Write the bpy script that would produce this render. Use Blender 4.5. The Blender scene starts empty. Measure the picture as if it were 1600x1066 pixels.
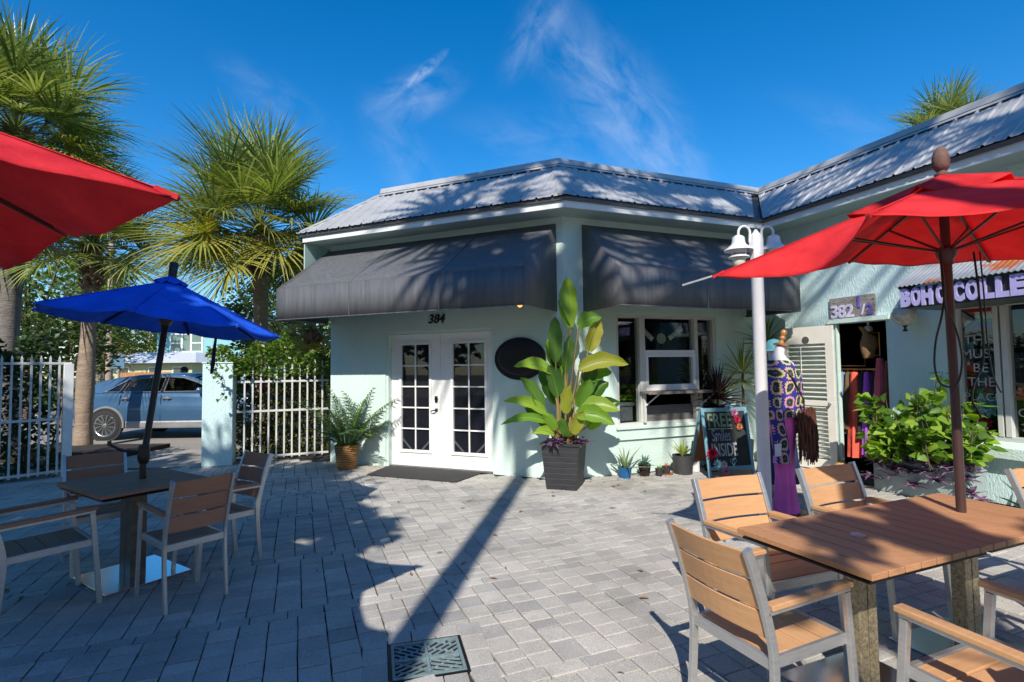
import bpy, bmesh, math, random
import numpy as np
from mathutils import Vector, Matrix, Quaternion
R = math.radians
random.seed(7)
SC = bpy.context.scene
COL = SC.collection

# ------------------------------------------------------------------ mesh builder
def V(*a):
    return Vector(a[0]) if len(a) == 1 else Vector(a)

class Frame:
    """a wall frame: u along the wall, o out of the wall, z up"""
    def __init__(s, O, d, n):
        s.O = V(O[0], O[1], 0); s.d = V(d[0], d[1], 0); s.n = V(n[0], n[1], 0)
    def p(s, u, o, z):
        return s.O + s.d * u + s.n * o + V(0, 0, z)
FA = Frame((.749, 7.532), (-.9192, .3938), (-.3938, -.9192))
FB = Frame((.749, 7.532), (.9285, .3714), (.3714, -.9285))
FC = Frame((4.28, 8.94), (.3714, -.9285), (-.9285, -.3714))
WORLD = Frame((0, 0), (1, 0), (0, 1))

class MB:
    def __init__(s):
        s.v = []; s.f = []; s.m = []
    def add(s, vs, fs, mi=0):
        b = len(s.v); s.v += [tuple(q) for q in vs]
        for f in fs:
            s.f.append([b + i for i in f]); s.m.append(mi)
        return s
    def hexa(s, p, mi=0):
        return s.add(p, [(0, 3, 2, 1), (4, 5, 6, 7), (0, 1, 5, 4), (1, 2, 6, 5), (2, 3, 7, 6), (3, 0, 4, 7)], mi)
    def fbox(s, fr, u0, u1, o0, o1, z0, z1, mi=0):
        P = fr.p
        return s.hexa([P(u0, o0, z0), P(u1, o0, z0), P(u1, o1, z0), P(u0, o1, z0), P(u0, o0, z1), P(u1, o0, z1), P(u1, o1, z1), P(u0, o1, z1)], mi)
    def box(s, x0, x1, y0, y1, z0, z1, mi=0):
        return s.fbox(WORLD, x0, x1, y0, y1, z0, z1, mi)
    def bar(s, p, q, w, h, up=(0, 0, 1), mi=0, w2=None, h2=None):
        """box from p to q, width w across, height h along up"""
        p, q = V(p), V(q); d = (q - p).normalized(); up = V(up)
        x = d.cross(up)
        if x.length < 1e-5: x = d.cross(V(1, 0, 0))
        x.normalize(); y = x.cross(d)
        w2 = w if w2 is None else w2; h2 = h if h2 is None else h2
        def ring(c, w, h): return [c - x * w / 2 - y * h / 2, c + x * w / 2 - y * h / 2, c + x * w / 2 + y * h / 2, c - x * w / 2 + y * h / 2]
        return s.hexa(ring(p, w, h) + ring(q, w2, h2), mi)
    def tube(s, pts, r, n=8, mi=0, cap=True):
        pts = [V(p) for p in pts]; k = len(pts)
        rs = r if isinstance(r, (list, tuple)) else [r] * k
        up = None; vs = []; fs = []
        for i, p in enumerate(pts):
            d = (pts[min(i + 1, k - 1)] - pts[max(i - 1, 0)]).normalized()
            if up is None:
                up = d.cross(V(0, 0, 1))
                if up.length < 1e-3: up = d.cross(V(1, 0, 0))
                up.normalize()
            up = (up - d * up.dot(d)).normalized(); w = d.cross(up)
            for j in range(n):
                a = 2 * math.pi * j / n
                vs.append(p + (up * math.cos(a) + w * math.sin(a)) * rs[i])
        for i in range(k - 1):
            for j in range(n):
                j2 = (j + 1) % n
                fs.append((i * n + j, i * n + j2, (i + 1) * n + j2, (i + 1) * n + j))
        if cap:
            fs.append(tuple(range(n - 1, -1, -1))); fs.append(tuple((k - 1) * n + j for j in range(n)))
        return s.add(vs, fs, mi)
    def lathe(s, prof, c=(0, 0, 0), n=24, mi=0, axis=None, sx=1, sy=1):
        """profile [(r, z)...] turned round a vertical (or given) axis at c"""
        c = V(c); q = V(0, 0, 1).rotation_difference(V(axis)) if axis is not None else None
        vs = []; fs = []; k = len(prof)
        for r, z in prof:
            for j in range(n):
                a = 2 * math.pi * j / n; p = V(r * math.cos(a) * sx, r * math.sin(a) * sy, z)
                if q is not None: p = q @ p
                vs.append(c + p)
        for i in range(k - 1):
            for j in range(n):
                j2 = (j + 1) % n; fs.append((i * n + j, i * n + j2, (i + 1) * n + j2, (i + 1) * n + j))
        if prof[0][0] > 1e-4: fs.append(tuple(range(n - 1, -1, -1)))
        if prof[-1][0] > 1e-4: fs.append(tuple((k - 1) * n + j for j in range(n)))
        return s.add(vs, fs, mi)
    def ball(s, c, r, n=14, mi=0, sz=1.0):
        prof = [(max(1e-5, r * math.sin(math.pi * i / n)), -r * sz * math.cos(math.pi * i / n)) for i in range(n + 1)]
        return s.lathe(prof, c, n + 4, mi)
    def prism(s, pts, ext, mi=0):
        pts = [V(p) for p in pts]; e = V(ext); n = len(pts)
        vs = pts + [p + e for p in pts]
        fs = [tuple(range(n - 1, -1, -1)), tuple(range(n, 2 * n))] + [(i, (i + 1) % n, n + (i + 1) % n, n + i) for i in range(n)]
        return s.add(vs, fs, mi)
    def grid(s, rows, mi=0, closed=False):
        """rows of equally many points"""
        n = len(rows[0]); vs = [p for r in rows for p in r]; fs = []
        for i in range(len(rows) - 1):
            for j in range(n if closed else n - 1):
                j2 = (j + 1) % n; fs.append((i * n + j, i * n + j2, (i + 1) * n + j2, (i + 1) * n + j))
        return s.add(vs, fs, mi)
    def quad(s, a, b, c, d, mi=0):
        return s.add([a, b, c, d], [(0, 1, 2, 3)], mi)

def origin_of(o):
    c = V(0, 0, 0)
    while o is not None:
        c = c + o.location; o = o.parent
    return c

def obj(name, mb, mats, parent=None, loc=None, smooth=False, bevel=0, fix=True, label=None, cat=None, group=None, kind=None, solid=0):
    """link ONE mesh object; mb is in world coordinates (or in the thing's own, while the thing sits at 0,0,0)"""
    me = bpy.data.meshes.new(name)
    off = origin_of(parent) if parent is not None else V(0, 0, 0)
    if loc is not None: off = off + V(loc)
    vs = mb.v if off.length < 1e-9 else [(x - off.x, y - off.y, z - off.z) for x, y, z in mb.v]
    me.from_pydata(vs, [], mb.f)
    if not isinstance(mats, (list, tuple)): mats = [mats]
    for m in mats: me.materials.append(m)
    if len(mats) > 1: me.polygons.foreach_set('material_index', mb.m)
    if fix:
        bm = bmesh.new(); bm.from_mesh(me); bmesh.ops.recalc_face_normals(bm, faces=bm.faces); bm.to_mesh(me); bm.free()
    if smooth:
        me.polygons.foreach_set('use_smooth', [True] * len(me.polygons))
        me.set_sharp_from_angle(angle=R(smooth if smooth is not True else 42))
    me.update()
    o = bpy.data.objects.new(name, me); COL.objects.link(o)
    if loc is not None: o.location = V(loc)
    if parent is not None: o.parent = parent
    if bevel:
        b = o.modifiers.new('bevel', 'BEVEL'); b.width = bevel; b.segments = 2; b.limit_method = 'ANGLE'; b.angle_limit = R(50)
    if solid:
        b = o.modifiers.new('thickness', 'SOLIDIFY'); b.thickness = solid; b.offset = 0
    tag(o, label, cat, group, kind)
    return o

def tag(o, label=None, cat=None, group=None, kind=None):
    if label: o['label'] = label
    if cat: o['category'] = cat
    if group: o['group'] = group
    if kind: o['kind'] = kind
    return o

def thing(name, label, cat, loc=(0, 0, 0), rz=0, group=None):
    o = bpy.data.objects.new(name, None); COL.objects.link(o); o.empty_display_size = .1
    o.location = loc; o.rotation_euler = (0, 0, rz)
    return tag(o, label, cat, group)

def copy_tree(o, parent=None):
    c = o.copy(); COL.objects.link(c); c.parent = parent
    for ch in list(o.children): copy_tree(ch, c)
    return c

# ------------------------------------------------------------------ materials
def _mat(name):
    m = bpy.data.materials.new(name); m.use_nodes = True
    nt = m.node_tree; b = nt.nodes['Principled BSDF']
    return m, nt, b
def rgba(c): return (c[0], c[1], c[2], 1)
def mulc(c, k): return tuple(min(1, x * k) for x in c)

def M(name, col, rough=.5, metal=0, var=.12, scale=6, bump=0, bscale=60, spec=.5, grime=0, island=0, stretch=None, coat=0):
    m, nt, b = _mat(name); N = nt.nodes.new; L = nt.links.new
    b.inputs['Roughness'].default_value = rough; b.inputs['Metallic'].default_value = metal
    b.inputs['Specular IOR Level'].default_value = spec
    if coat: b.inputs['Coat Weight'].default_value = coat; b.inputs['Coat Roughness'].default_value = .08
    tc = N('ShaderNodeTexCoord'); vec = tc.outputs['Object']
    if stretch:
        mp = N('ShaderNodeMapping'); mp.inputs['Scale'].default_value = stretch; L(vec, mp.inputs['Vector']); vec = mp.outputs[0]
    no = N('ShaderNodeTexNoise'); no.inputs['Scale'].default_value = scale; no.inputs['Detail'].default_value = 6; no.inputs['Roughness'].default_value = .65
    L(vec, no.inputs['Vector'])
    cr = N('ShaderNodeValToRGB'); cr.color_ramp.elements[0].position = .3; cr.color_ramp.elements[1].position = .7
    cr.color_ramp.elements[0].color = rgba(mulc(col, 1 - var)); cr.color_ramp.elements[1].color = rgba(mulc(col, 1 + var))
    L(no.outputs['Fac'], cr.inputs['Fac']); out = cr.outputs['Color']
    if grime:
        n2 = N('ShaderNodeTexNoise'); n2.inputs['Scale'].default_value = 1.1; n2.inputs['Detail'].default_value = 7; L(tc.outputs['Object'], n2.inputs['Vector'])
        r2 = N('ShaderNodeMapRange'); r2.inputs['From Min'].default_value = .42; r2.inputs['From Max'].default_value = .75
        r2.inputs['To Min'].default_value = 0; r2.inputs['To Max'].default_value = grime; L(n2.outputs['Fac'], r2.inputs['Value'])
        mx = N('ShaderNodeMix'); mx.data_type = 'RGBA'; L(r2.outputs[0], mx.inputs['Factor']); L(out, mx.inputs['A'])
        mx.inputs['B'].default_value = rgba((col[0] * .45, col[1] * .43, col[2] * .38)); out = mx.outputs['Result']
    if island:
        ge = N('ShaderNodeNewGeometry'); mr = N('ShaderNodeMapRange'); mr.inputs['To Min'].default_value = 1 - island; mr.inputs['To Max'].default_value = 1 + island
        L(ge.outputs['Random Per Island'], mr.inputs['Value'])
        mx = N('ShaderNodeVectorMath'); mx.operation = 'SCALE'; L(out, mx.inputs[0]); L(mr.outputs[0], mx.inputs['Scale']); out = mx.outputs[0]
    L(out, b.inputs['Base Color'])
    rr = N('ShaderNodeMapRange'); rr.inputs['To Min'].default_value = max(0, rough - .1); rr.inputs['To Max'].default_value = min(1, rough + .1)
    L(no.outputs['Fac'], rr.inputs['Value']); L(rr.outputs[0], b.inputs['Roughness'])
    if bump:
        nb = N('ShaderNodeTexNoise'); nb.inputs['Scale'].default_value = bscale; nb.inputs['Detail'].default_value = 5; L(vec, nb.inputs['Vector'])
        bp = N('ShaderNodeBump'); bp.inputs['Strength'].default_value = bump; bp.inputs['Distance'].default_value = .02
        L(nb.outputs['Fac'], bp.inputs['Height']); L(bp.outputs['Normal'], b.inputs['Normal'])
    return m

def leafmat(name, cols, rough=.45, trans=.35, spec=.4):
    """foliage: each leaf takes its own colour from the list"""
    m, nt, b = _mat(name); N = nt.nodes.new; L = nt.links.new
    ge = N('ShaderNodeNewGeometry'); cr = N('ShaderNodeValToRGB'); el = cr.color_ramp.elements
    k = len(cols)
    while len(el) < k: el.new(.5)
    for i, c in enumerate(cols): el[i].position = i / max(1, k - 1); el[i].color = rgba(c)
    L(ge.outputs['Random Per Island'], cr.inputs['Fac']); L(cr.outputs['Color'], b.inputs['Base Color'])
    b.inputs['Roughness'].default_value = rough; b.inputs['Specular IOR Level'].default_value = spec
    tr = N('ShaderNodeBsdfTranslucent'); hs = N('ShaderNodeHueSaturation'); hs.inputs['Value'].default_value = 1.5; hs.inputs['Saturation'].default_value = 1.15
    L(cr.outputs['Color'], hs.inputs['Color']); L(hs.outputs[0], tr.inputs['Color'])
    mx = N('ShaderNodeMixShader'); mx.inputs[0].default_value = trans
    L(b.outputs[0], mx.inputs[1]); L(tr.outputs[0], mx.inputs[2]); L(mx.outputs[0], nt.nodes['Material Output'].inputs['Surface'])
    return m

def fabric(name, col, trans=.3, tcol=None, rough=.75):
    m, nt, b = _mat(name); N = nt.nodes.new; L = nt.links.new
    tc = N('ShaderNodeTexCoord'); no = N('ShaderNodeTexNoise'); no.inputs['Scale'].default_value = 5; no.inputs['Detail'].default_value = 6
    L(tc.outputs['Object'], no.inputs['Vector'])
    cr = N('ShaderNodeValToRGB'); cr.color_ramp.elements[0].color = rgba(mulc(col, .80)); cr.color_ramp.elements[1].color = rgba(tuple(min(1, x * 1.1 + .012) for x in col)); cr.color_ramp.elements[0].position = .3; cr.color_ramp.elements[1].position = .7
    L(no.outputs['Fac'], cr.inputs['Fac']); L(cr.outputs[0], b.inputs['Base Color']); b.inputs['Roughness'].default_value = rough
    b.inputs['Specular IOR Level'].default_value = .25
    nb = N('ShaderNodeTexNoise'); nb.inputs['Scale'].default_value = 9; nb.inputs['Detail'].default_value = 3; L(tc.outputs['Object'], nb.inputs['Vector'])
    bp = N('ShaderNodeBump'); bp.inputs['Strength'].default_value = .5; bp.inputs['Distance'].default_value = .03; L(nb.outputs['Fac'], bp.inputs['Height']); L(bp.outputs[0], b.inputs['Normal'])
    if trans:
        tr = N('ShaderNodeBsdfTranslucent'); tr.inputs['Color'].default_value = rgba(tcol or col)
        mx = N('ShaderNodeMixShader'); mx.inputs[0].default_value = trans
        L(b.outputs[0], mx.inputs[1]); L(tr.outputs[0], mx.inputs[2]); L(mx.outputs[0], nt.nodes['Material Output'].inputs['Surface'])
    return m

def glassmat(name, tint=(.55, .6, .6), gloss=.18, rough=.02):
    m, nt, b = _mat(name); N = nt.nodes.new; L = nt.links.new
    nt.nodes.remove(b)
    tr = N('ShaderNodeBsdfTransparent'); tr.inputs['Color'].default_value = rgba(tint)
    gl = N('ShaderNodeBsdfGlossy'); gl.inputs['Roughness'].default_value = rough; gl.inputs['Color'].default_value = (.9, .95, 1, 1)
    fr = N('ShaderNodeLayerWeight'); pw = N('ShaderNodeMath'); pw.operation = 'POWER'; L(fr.outputs['Facing'], pw.inputs[0]); pw.inputs[1].default_value = 4
    ad = N('ShaderNodeMath'); ad.operation = 'MULTIPLY_ADD'; ad.inputs[1].default_value = .8; ad.inputs[2].default_value = gloss; ad.use_clamp = True
    L(pw.outputs[0], ad.inputs[0])
    mx = N('ShaderNodeMixShader'); L(ad.outputs[0], mx.inputs[0]); L(tr.outputs[0], mx.inputs[1]); L(gl.outputs[0], mx.inputs[2])
    L(mx.outputs[0], nt.nodes['Material Output'].inputs['Surface'])
    return m

def woodmat(name, col, rough=.5):
    """composite slats with a faint grain along x"""
    return M(name, col, rough, var=.1, scale=7, bump=.08, bscale=30, stretch=(.6, 8, 8), island=.09, spec=.25, grime=.12)

MINT = (.60, .745, .69)
m_wall = M('mint_stucco', MINT, .85, var=.03, scale=3, bump=.5, bscale=55, spec=.2, grime=.14)
m_wall_wing = M('mint_stucco_raked', (.57, .75, .75), .85, var=.03, scale=3, bump=.55, bscale=34, spec=.2, stretch=(1.6, 1.6, .6), grime=.06)
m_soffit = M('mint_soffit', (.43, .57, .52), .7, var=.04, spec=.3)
m_white = M('white_paint', (.80, .80, .78), .4, var=.03, scale=8, spec=.5)
m_fascia = M('white_fascia', (.74, .77, .76), .5, var=.04, grime=.12)
m_cream = M('cream_shutter_paint', (.72, .69, .62), .45, var=.05)
m_roof = M('galvanised_roof', (.41, .415, .42), .5, metal=.2, var=.1, scale=3, grime=.18, stretch=(1, 1, 1))
m_roofdark = M('roof_drip_metal', (.11, .115, .12), .5, metal=.4, var=.15)
m_awning = M('charcoal_awning', (.105, .108, .116), .5, var=.26, scale=4, bump=.04, bscale=25, spec=.5, stretch=(5, 5, .35))
m_glass = glassmat('window_glass', (.84, .87, .87), .04)
m_doorglass = glassmat('door_glass', (.72, .73, .75), .03)
m_mesh = M('door_screen', (.028, .026, .036), .8, var=.1, scale=200)
m_dark = M('dark_interior', (.02, .017, .02), .9, var=.3)
m_frame = M('window_frame_paint', (.55, .56, .53), .5, var=.05)
m_black = M('black_metal', (.012, .012, .014), .35, metal=.3, var=.2)
m_blackpaint = M('black_gloss', (.008, .009, .013), .32, var=.1, spec=.3)
m_steel = M('brushed_aluminium', (.55, .55, .54), .4, metal=.75, var=.1, scale=14, stretch=(1, 1, 6))
m_steelbase = M('steel_plate', (.62, .64, .66), .16, metal=1, var=.06, scale=9)
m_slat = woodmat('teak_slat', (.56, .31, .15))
m_slat_shade = woodmat('teak_slat_shaded', (.36, .185, .115), .62)  # darker copy of the teak slats, with the shade put into the colour
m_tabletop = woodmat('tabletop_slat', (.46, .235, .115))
m_brass = M('speckled_pedestal', (.34, .28, .18), .42, metal=.55, var=.6, scale=60, bump=.1)
m_conc = M('concrete_paving', (.33, .31, .28), .85, var=.12, scale=9, bump=.15, bscale=50, grime=.3)
m_asph = M('street_asphalt', (.27, .25, .225), .85, var=.16, scale=22, bump=.12, bscale=90, grime=.25)
m_joint = M('joint_sand', (.04, .037, .034), .95, var=.3, scale=60)
m_ground = M('far_ground', (.11, .11, .06), .95, var=.35, scale=1.2)
m_mulch = M('bark_mulch', (.03, .022, .018), .95, var=.5, scale=40, bump=.8, bscale=40)
m_bark = M('palm_trunk_bark', (.30, .225, .165), .9, var=.3, scale=5, bump=.8, bscale=14, stretch=(1, 1, 3.5))
m_barkgrey = M('grey_palm_bark', (.19, .17, .155), .9, var=.28, scale=5, bump=.8, bscale=14, stretch=(1, 1, 3))
m_boot = M('palm_boots', (.19, .12, .075), .9, var=.4, scale=9, bump=.5, island=.45)
m_palm = leafmat('palm_green', [(.06, .10, .022), (.15, .20, .045), (.25, .30, .07), (.37, .39, .13)], .4, .3, .5)
m_palmyel = leafmat('palm_yellow', [(.18, .22, .04), (.30, .30, .055), (.40, .34, .07), (.22, .26, .05)], .5, .3)
m_palmdead = leafmat('palm_dead', [(.16, .10, .05), (.26, .17, .08), (.33, .24, .13)], .8, .15, .2)
m_branch = M('branch_bark', (.12, .09, .065), .9, var=.3, scale=12, bump=.5)

def paver_material():
    m, nt, b = _mat('concrete_paver'); N = nt.nodes.new; L = nt.links.new
    ge = N('ShaderNodeNewGeometry'); cr = N('ShaderNodeValToRGB'); el = cr.color_ramp.elements
    cols = [(.0, (.34, .33, .31)), (.2, (.42, .405, .375)), (.5, (.46, .44, .40)), (.8, (.50, .475, .43)), (1, (.40, .38, .345))]
    while len(el) < len(cols): el.new(.5)
    for e, (p, c) in zip(el, cols): e.position = p; e.color = rgba(c)
    L(ge.outputs['Random Per Island'], cr.inputs['Fac'])
    tc = N('ShaderNodeTexCoord')
    n1 = N('ShaderNodeTexNoise'); n1.inputs['Scale'].default_value = 130; n1.inputs['Detail'].default_value = 4; L(tc.outputs['Object'], n1.inputs['Vector'])
    r1 = N('ShaderNodeMapRange'); r1.inputs['From Min'].default_value = .3; r1.inputs['From Max'].default_value = .7; r1.inputs['To Min'].default_value = .72; r1.inputs['To Max'].default_value = 1.22; L(n1.outputs['Fac'], r1.inputs['Value'])
    n2 = N('ShaderNodeTexNoise'); n2.inputs['Scale'].default_value = .9; n2.inputs['Detail'].default_value = 8; n2.inputs['Roughness'].default_value = .7; L(tc.outputs['Object'], n2.inputs['Vector'])
    r2 = N('ShaderNodeMapRange'); r2.inputs['From Min'].default_value = .3; r2.inputs['From Max'].default_value = .7; r2.inputs['To Min'].default_value = .66; r2.inputs['To Max'].default_value = 1.18; L(n2.outputs['Fac'], r2.inputs['Value'])
    mu = N('ShaderNodeMath'); mu.operation = 'MULTIPLY'; L(r1.outputs[0], mu.inputs[0]); L(r2.outputs[0], mu.inputs[1])
    sc = N('ShaderNodeVectorMath'); sc.operation = 'SCALE'; L(cr.outputs[0], sc.inputs[0]); L(mu.outputs[0], sc.inputs['Scale'])
    # rust-brown leaf stains, a few small blotches
    n3 = N('ShaderNodeTexNoise'); n3.inputs['Scale'].default_value = 2.6; n3.inputs['Detail'].default_value = 9; n3.inputs['Roughness'].default_value = .75; L(tc.outputs['Object'], n3.inputs['Vector'])
    r3 = N('ShaderNodeMapRange'); r3.inputs['From Min'].default_value = .66; r3.inputs['From Max'].default_value = .76; r3.inputs['To Max'].default_value = .75; L(n3.outputs['Fac'], r3.inputs['Value'])
    mx = N('ShaderNodeMix'); mx.data_type = 'RGBA'; L(r3.outputs[0], mx.inputs['Factor']); L(sc.outputs[0], mx.inputs['A']); mx.inputs['B'].default_value = (.22, .12, .06, 1)
    L(mx.outputs['Result'], b.inputs['Base Color']); b.inputs['Roughness'].default_value = .85; b.inputs['Specular IOR Level'].default_value = .25
    bp = N('ShaderNodeBump'); bp.inputs['Strength'].default_value = .45; bp.inputs['Distance'].default_value = .006; L(n1.outputs['Fac'], bp.inputs['Height']); L(bp.outputs[0], b.inputs['Normal'])
    return m
m_paver = paver_material()

def text_mesh(txt, size, extrude=.004, bold=0, shear=0, align='CENTER', spacing=1.0):
    cu = bpy.data.curves.new('lettering', 'FONT'); cu.body = txt; cu.size = size; cu.extrude = extrude; cu.offset = bold; cu.shear = shear
    cu.align_x = align; cu.space_character = spacing; cu.resolution_u = 4
    o = bpy.data.objects.new('lettering', cu); COL.objects.link(o)
    dg = bpy.context.evaluated_depsgraph_get(); dg.update()
    me = bpy.data.meshes.new_from_object(o.evaluated_get(dg))
    vs = [tuple(v.co) for v in me.vertices]; fs = [tuple(p.vertices) for p in me.polygons]
    bpy.data.objects.remove(o); bpy.data.curves.remove(cu); bpy.data.meshes.remove(me)
    return vs, fs
def put_text(mb, txt, fr, u, o, z, size, flip=False, tilt=0, mi=0, **k):
    """lettering on a wall frame; reads left to right for someone facing the wall"""
    vs, fs = text_mesh(txt, size, **k)
    # which way along u is 'right' for a viewer in front of the wall
    rgt = V(0, 0, 1).cross(fr.n); s = 1 if rgt.dot(fr.d) > 0 else -1
    ct, st = math.cos(tilt), math.sin(tilt)
    return mb.add([fr.p(u + s * (x * ct - y * st), o + zz, z + x * st + y * ct) for x, y, zz in vs], fs, mi)
# ------------------------------------------------------------------ ground, paving, street
mb = MB(); mb.quad((-140, -60, -.11), (140, -60, -.11), (140, 260, -.11), (-140, 260, -.11))
obj('ground', mb, m_ground, kind='structure', fix=False)
mb = MB(); mb.quad((-40, 10.9, -.015), (-1.2, 10.9, -.015), (-1.2, 19.5, -.015), (-40, 19.5, -.015))
obj('road', mb, m_asph, kind='structure', fix=False)
mb = MB(); mb.box(-7.3, -4.3, 8.95, 10.89, -.1, -.004)
obj('path', mb, m_conc, kind='structure')
mb = MB(); mb.box(-40, -1.2, 19.5, 21.5, -.1, .08)
obj('pavement', mb, m_conc, kind='structure')
mb = MB(); mb.box(-14, -7.3, 10.2, 11.35, -.1, .07)
obj('planting_bed', mb, m_mulch, kind='structure')

def in_building(x, y):
    p = V(x, y, 0)
    da = (p - FA.O).dot(FA.n); db = (p - FB.O).dot(FB.n); dc = (p - FC.O).dot(FC.n)
    return (da < .02 and db < .02) or (dc < .02 and (p - FC.O).dot(FC.d) > -1)
mb = MB(); rnd = random.Random(3)
ax = V(.3746, -.9272, 0); ay = V(.9272, .3746, 0)           # columns of pavers run away from the viewer
def paver(s, v, l, w):
    c = ax * (s + l / 2) + ay * (v + w / 2); x, y = c.x, c.y
    if not (-8.6 < x < 6.6 and -2.5 < y < 9.95) or in_building(x, y): return
    if x < -4.3 and y > 8.98 + (x + 5) * .25 and x > -7.2: return        # the walk through the gate gap
    if x < -7.0 and y > 8.9: return
    if (x + .49) ** 2 < .2 and (y - 3.01) ** 2 < .2:                    # the drain
        q = c - V(-.491, 3.011, 0)
        if abs(q.dot(V(.968, .25, 0))) < .27 and abs(q.dot(V(-.25, .968, 0))) < .25: return
    g = .0036; z = rnd.uniform(-.003, .003); tx, ty = rnd.uniform(-.008, .008), rnd.uniform(-.008, .008)
    def P(a, b, zz, inset):
        q = ax * (s + (inset if a == 0 else l - inset)) + ay * (v + (inset if b == 0 else w - inset))
        return (q.x + rnd.uniform(-.0025, .0025), q.y + rnd.uniform(-.0025, .0025), zz + tx * (a - .5) * l * 2 + ty * (b - .5) * w * 2)
    cs = ((0, 0), (1, 0), (1, 1), (0, 1))
    vs = [P(a, b, -.03, g) for a, b in cs] + [P(a, b, z - .004, g) for a, b in cs] + [P(a, b, z, g + .005) for a, b in cs]
    fs = [(8, 9, 10, 11)] + [(i, (i + 1) % 4, 4 + (i + 1) % 4, 4 + i) for i in range(4)] + [(4 + i, 4 + (i + 1) % 4, 8 + (i + 1) % 4, 8 + i) for i in range(4)]
    mb.add(vs, fs)
s = -14.0
while s < 9:
    k = rnd.choice((5, 6, 7, 8)); band = k * .165; v = -13 + rnd.random() * .1      # square and short pavers stacked in columns
    while v < 13:
        ls = []
        while sum(ls) < band - .01:
            r_ = band - sum(ls); ls.append(r_ if r_ < .2 else rnd.choice((.115, .165, .165) if r_ > .29 else (.115, r_ / 2)))
        t = s
        for l in ls: paver(t, v, l, .168); t += l
        v += .168
    s += band; off = rnd.random() * .2
    for r_ in range(rnd.choice((1, 2, 3))):                                       # then rows of long ones laid across
        v = -13 + off + r_ * .085
        while v < 13: l = rnd.choice((.225, .225, .225, .168)); paver(s, v, .112, l); v += l
        s += .112
obj('patio', mb, m_paver, kind='structure')
mb = MB(); mb.quad((-8.8, -2.6, -.016), (9, -2.6, -.016), (9, 10.85, -.016), (-8.8, 10.85, -.016))
obj('ground_sand', mb, m_joint, kind='structure', fix=False)
mb = MB(); mb.fbox(FA, 2.25, 4.25, .0, .28, -.02, .006)
obj('path_slab', mb, M('door_apron', (.40, .37, .32), .85, var=.1, scale=14, bump=.1), kind='structure')

# drain grate: the cast pattern of slots in four mirrored quarters
gr = thing('drain_grate', 'square metal drain grate with slanted slots set in the pavers', 'drain', (-.491, 3.011, 0))
m_grate = M('grate_metal', (.22, .30, .31), .5, metal=.25, var=.2, scale=20)
fg = Frame((-.491, 3.011), (.968, .25), (.25, -.968))
mb = MB(); W2, D2 = .195, .18
mb.fbox(fg, -W2, W2, -D2, D2, -.03, -.012); obj('pit', mb, m_dark, gr)
mb = MB()
for a, b, c, d in ((-W2 - .015, W2 + .015, -D2 - .015, -D2), (-W2 - .015, W2 + .015, D2, D2 + .015), (-W2 - .015, -W2, -D2, D2), (W2, W2 + .015, -D2, D2)):
    mb.fbox(fg, a, b, c, d, -.05, .002)
obj('rim', mb, m_black, gr)
mb = MB()          # cut pavers set round the frame
for k in range(3):
    a0, a1 = -.21 + .14 * k + .003, -.21 + .14 * (k + 1) - .003
    mb.fbox(fg, a0, a1, -.335, -.199, -.03, .002); mb.fbox(fg, a0 * .92, a1 * .92, .199, .325, -.03, .001)
for k in range(4):
    b0, b1 = -.335 + .165 * k + .003, -.335 + .165 * (k + 1) - .003
    mb.fbox(fg, -.35, -.214, b0, b1, -.03, .0); mb.fbox(fg, .214, .35, b0, b1, -.03, .0015)
obj('patio_cut_pavers', mb, m_paver, kind='structure', bevel=.004)
mb = MB(); zt = .006
for a, b, c, d in ((-W2 + .002, W2 - .002, -D2 + .002, -D2 + .018), (-W2 + .002, W2 - .002, D2 - .018, D2 - .002), (-W2 + .002, -W2 + .018, -D2 + .018, D2 - .018), (W2 - .018, W2 - .002, -D2 + .018, D2 - .018)):
    mb.fbox(fg, a, b, c, d, -.02, zt)
mb.fbox(fg, -.008, .008, -D2 + .018, D2 - .018, -.02, zt - .001); mb.fbox(fg, -W2 + .018, W2 - .018, -.008, .008, -.02, zt - .002)
for sx in (-1, 1):
    for sy in (-1, 1):
        dv = V(1, .62, 0).normalized()
        for k in range(-4, 9):           # slanted ribs
            base = V(0, k * .040, 0); pts = []
            for t in np.linspace(0, .3, 61):
                q = base + dv * t
                if .008 <= q.x <= W2 - .017 and .008 <= q.y <= D2 - .017: pts.append(q)
            if len(pts) > 3:
                p0, p1 = pts[0], pts[-1]
                mb.bar(fg.p(sx * p0.x, sy * p0.y, -.008), fg.p(sx * p1.x, sy * p1.y, .001), .011, .006)
        nv = V(-.62, 1, 0).normalized()
        for k in range(-3, 6):
            for j in range(0, 5):        # short bridges
                q = dv * (.02 + .075 * j + (.037 if k % 2 else 0)) + V(0, (k + .5) * .040, 0)
                if .014 < q.x < W2 - .022 and .014 < q.y < D2 - .022:
                    a = q - nv * .016; b_ = q + nv * .016
                    mb.bar(fg.p(sx * a.x, sy * a.y, -.009), fg.p(sx * b_.x, sy * b_.y, .0), .014, .005)
obj('grating', mb, m_grate, gr)

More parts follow.
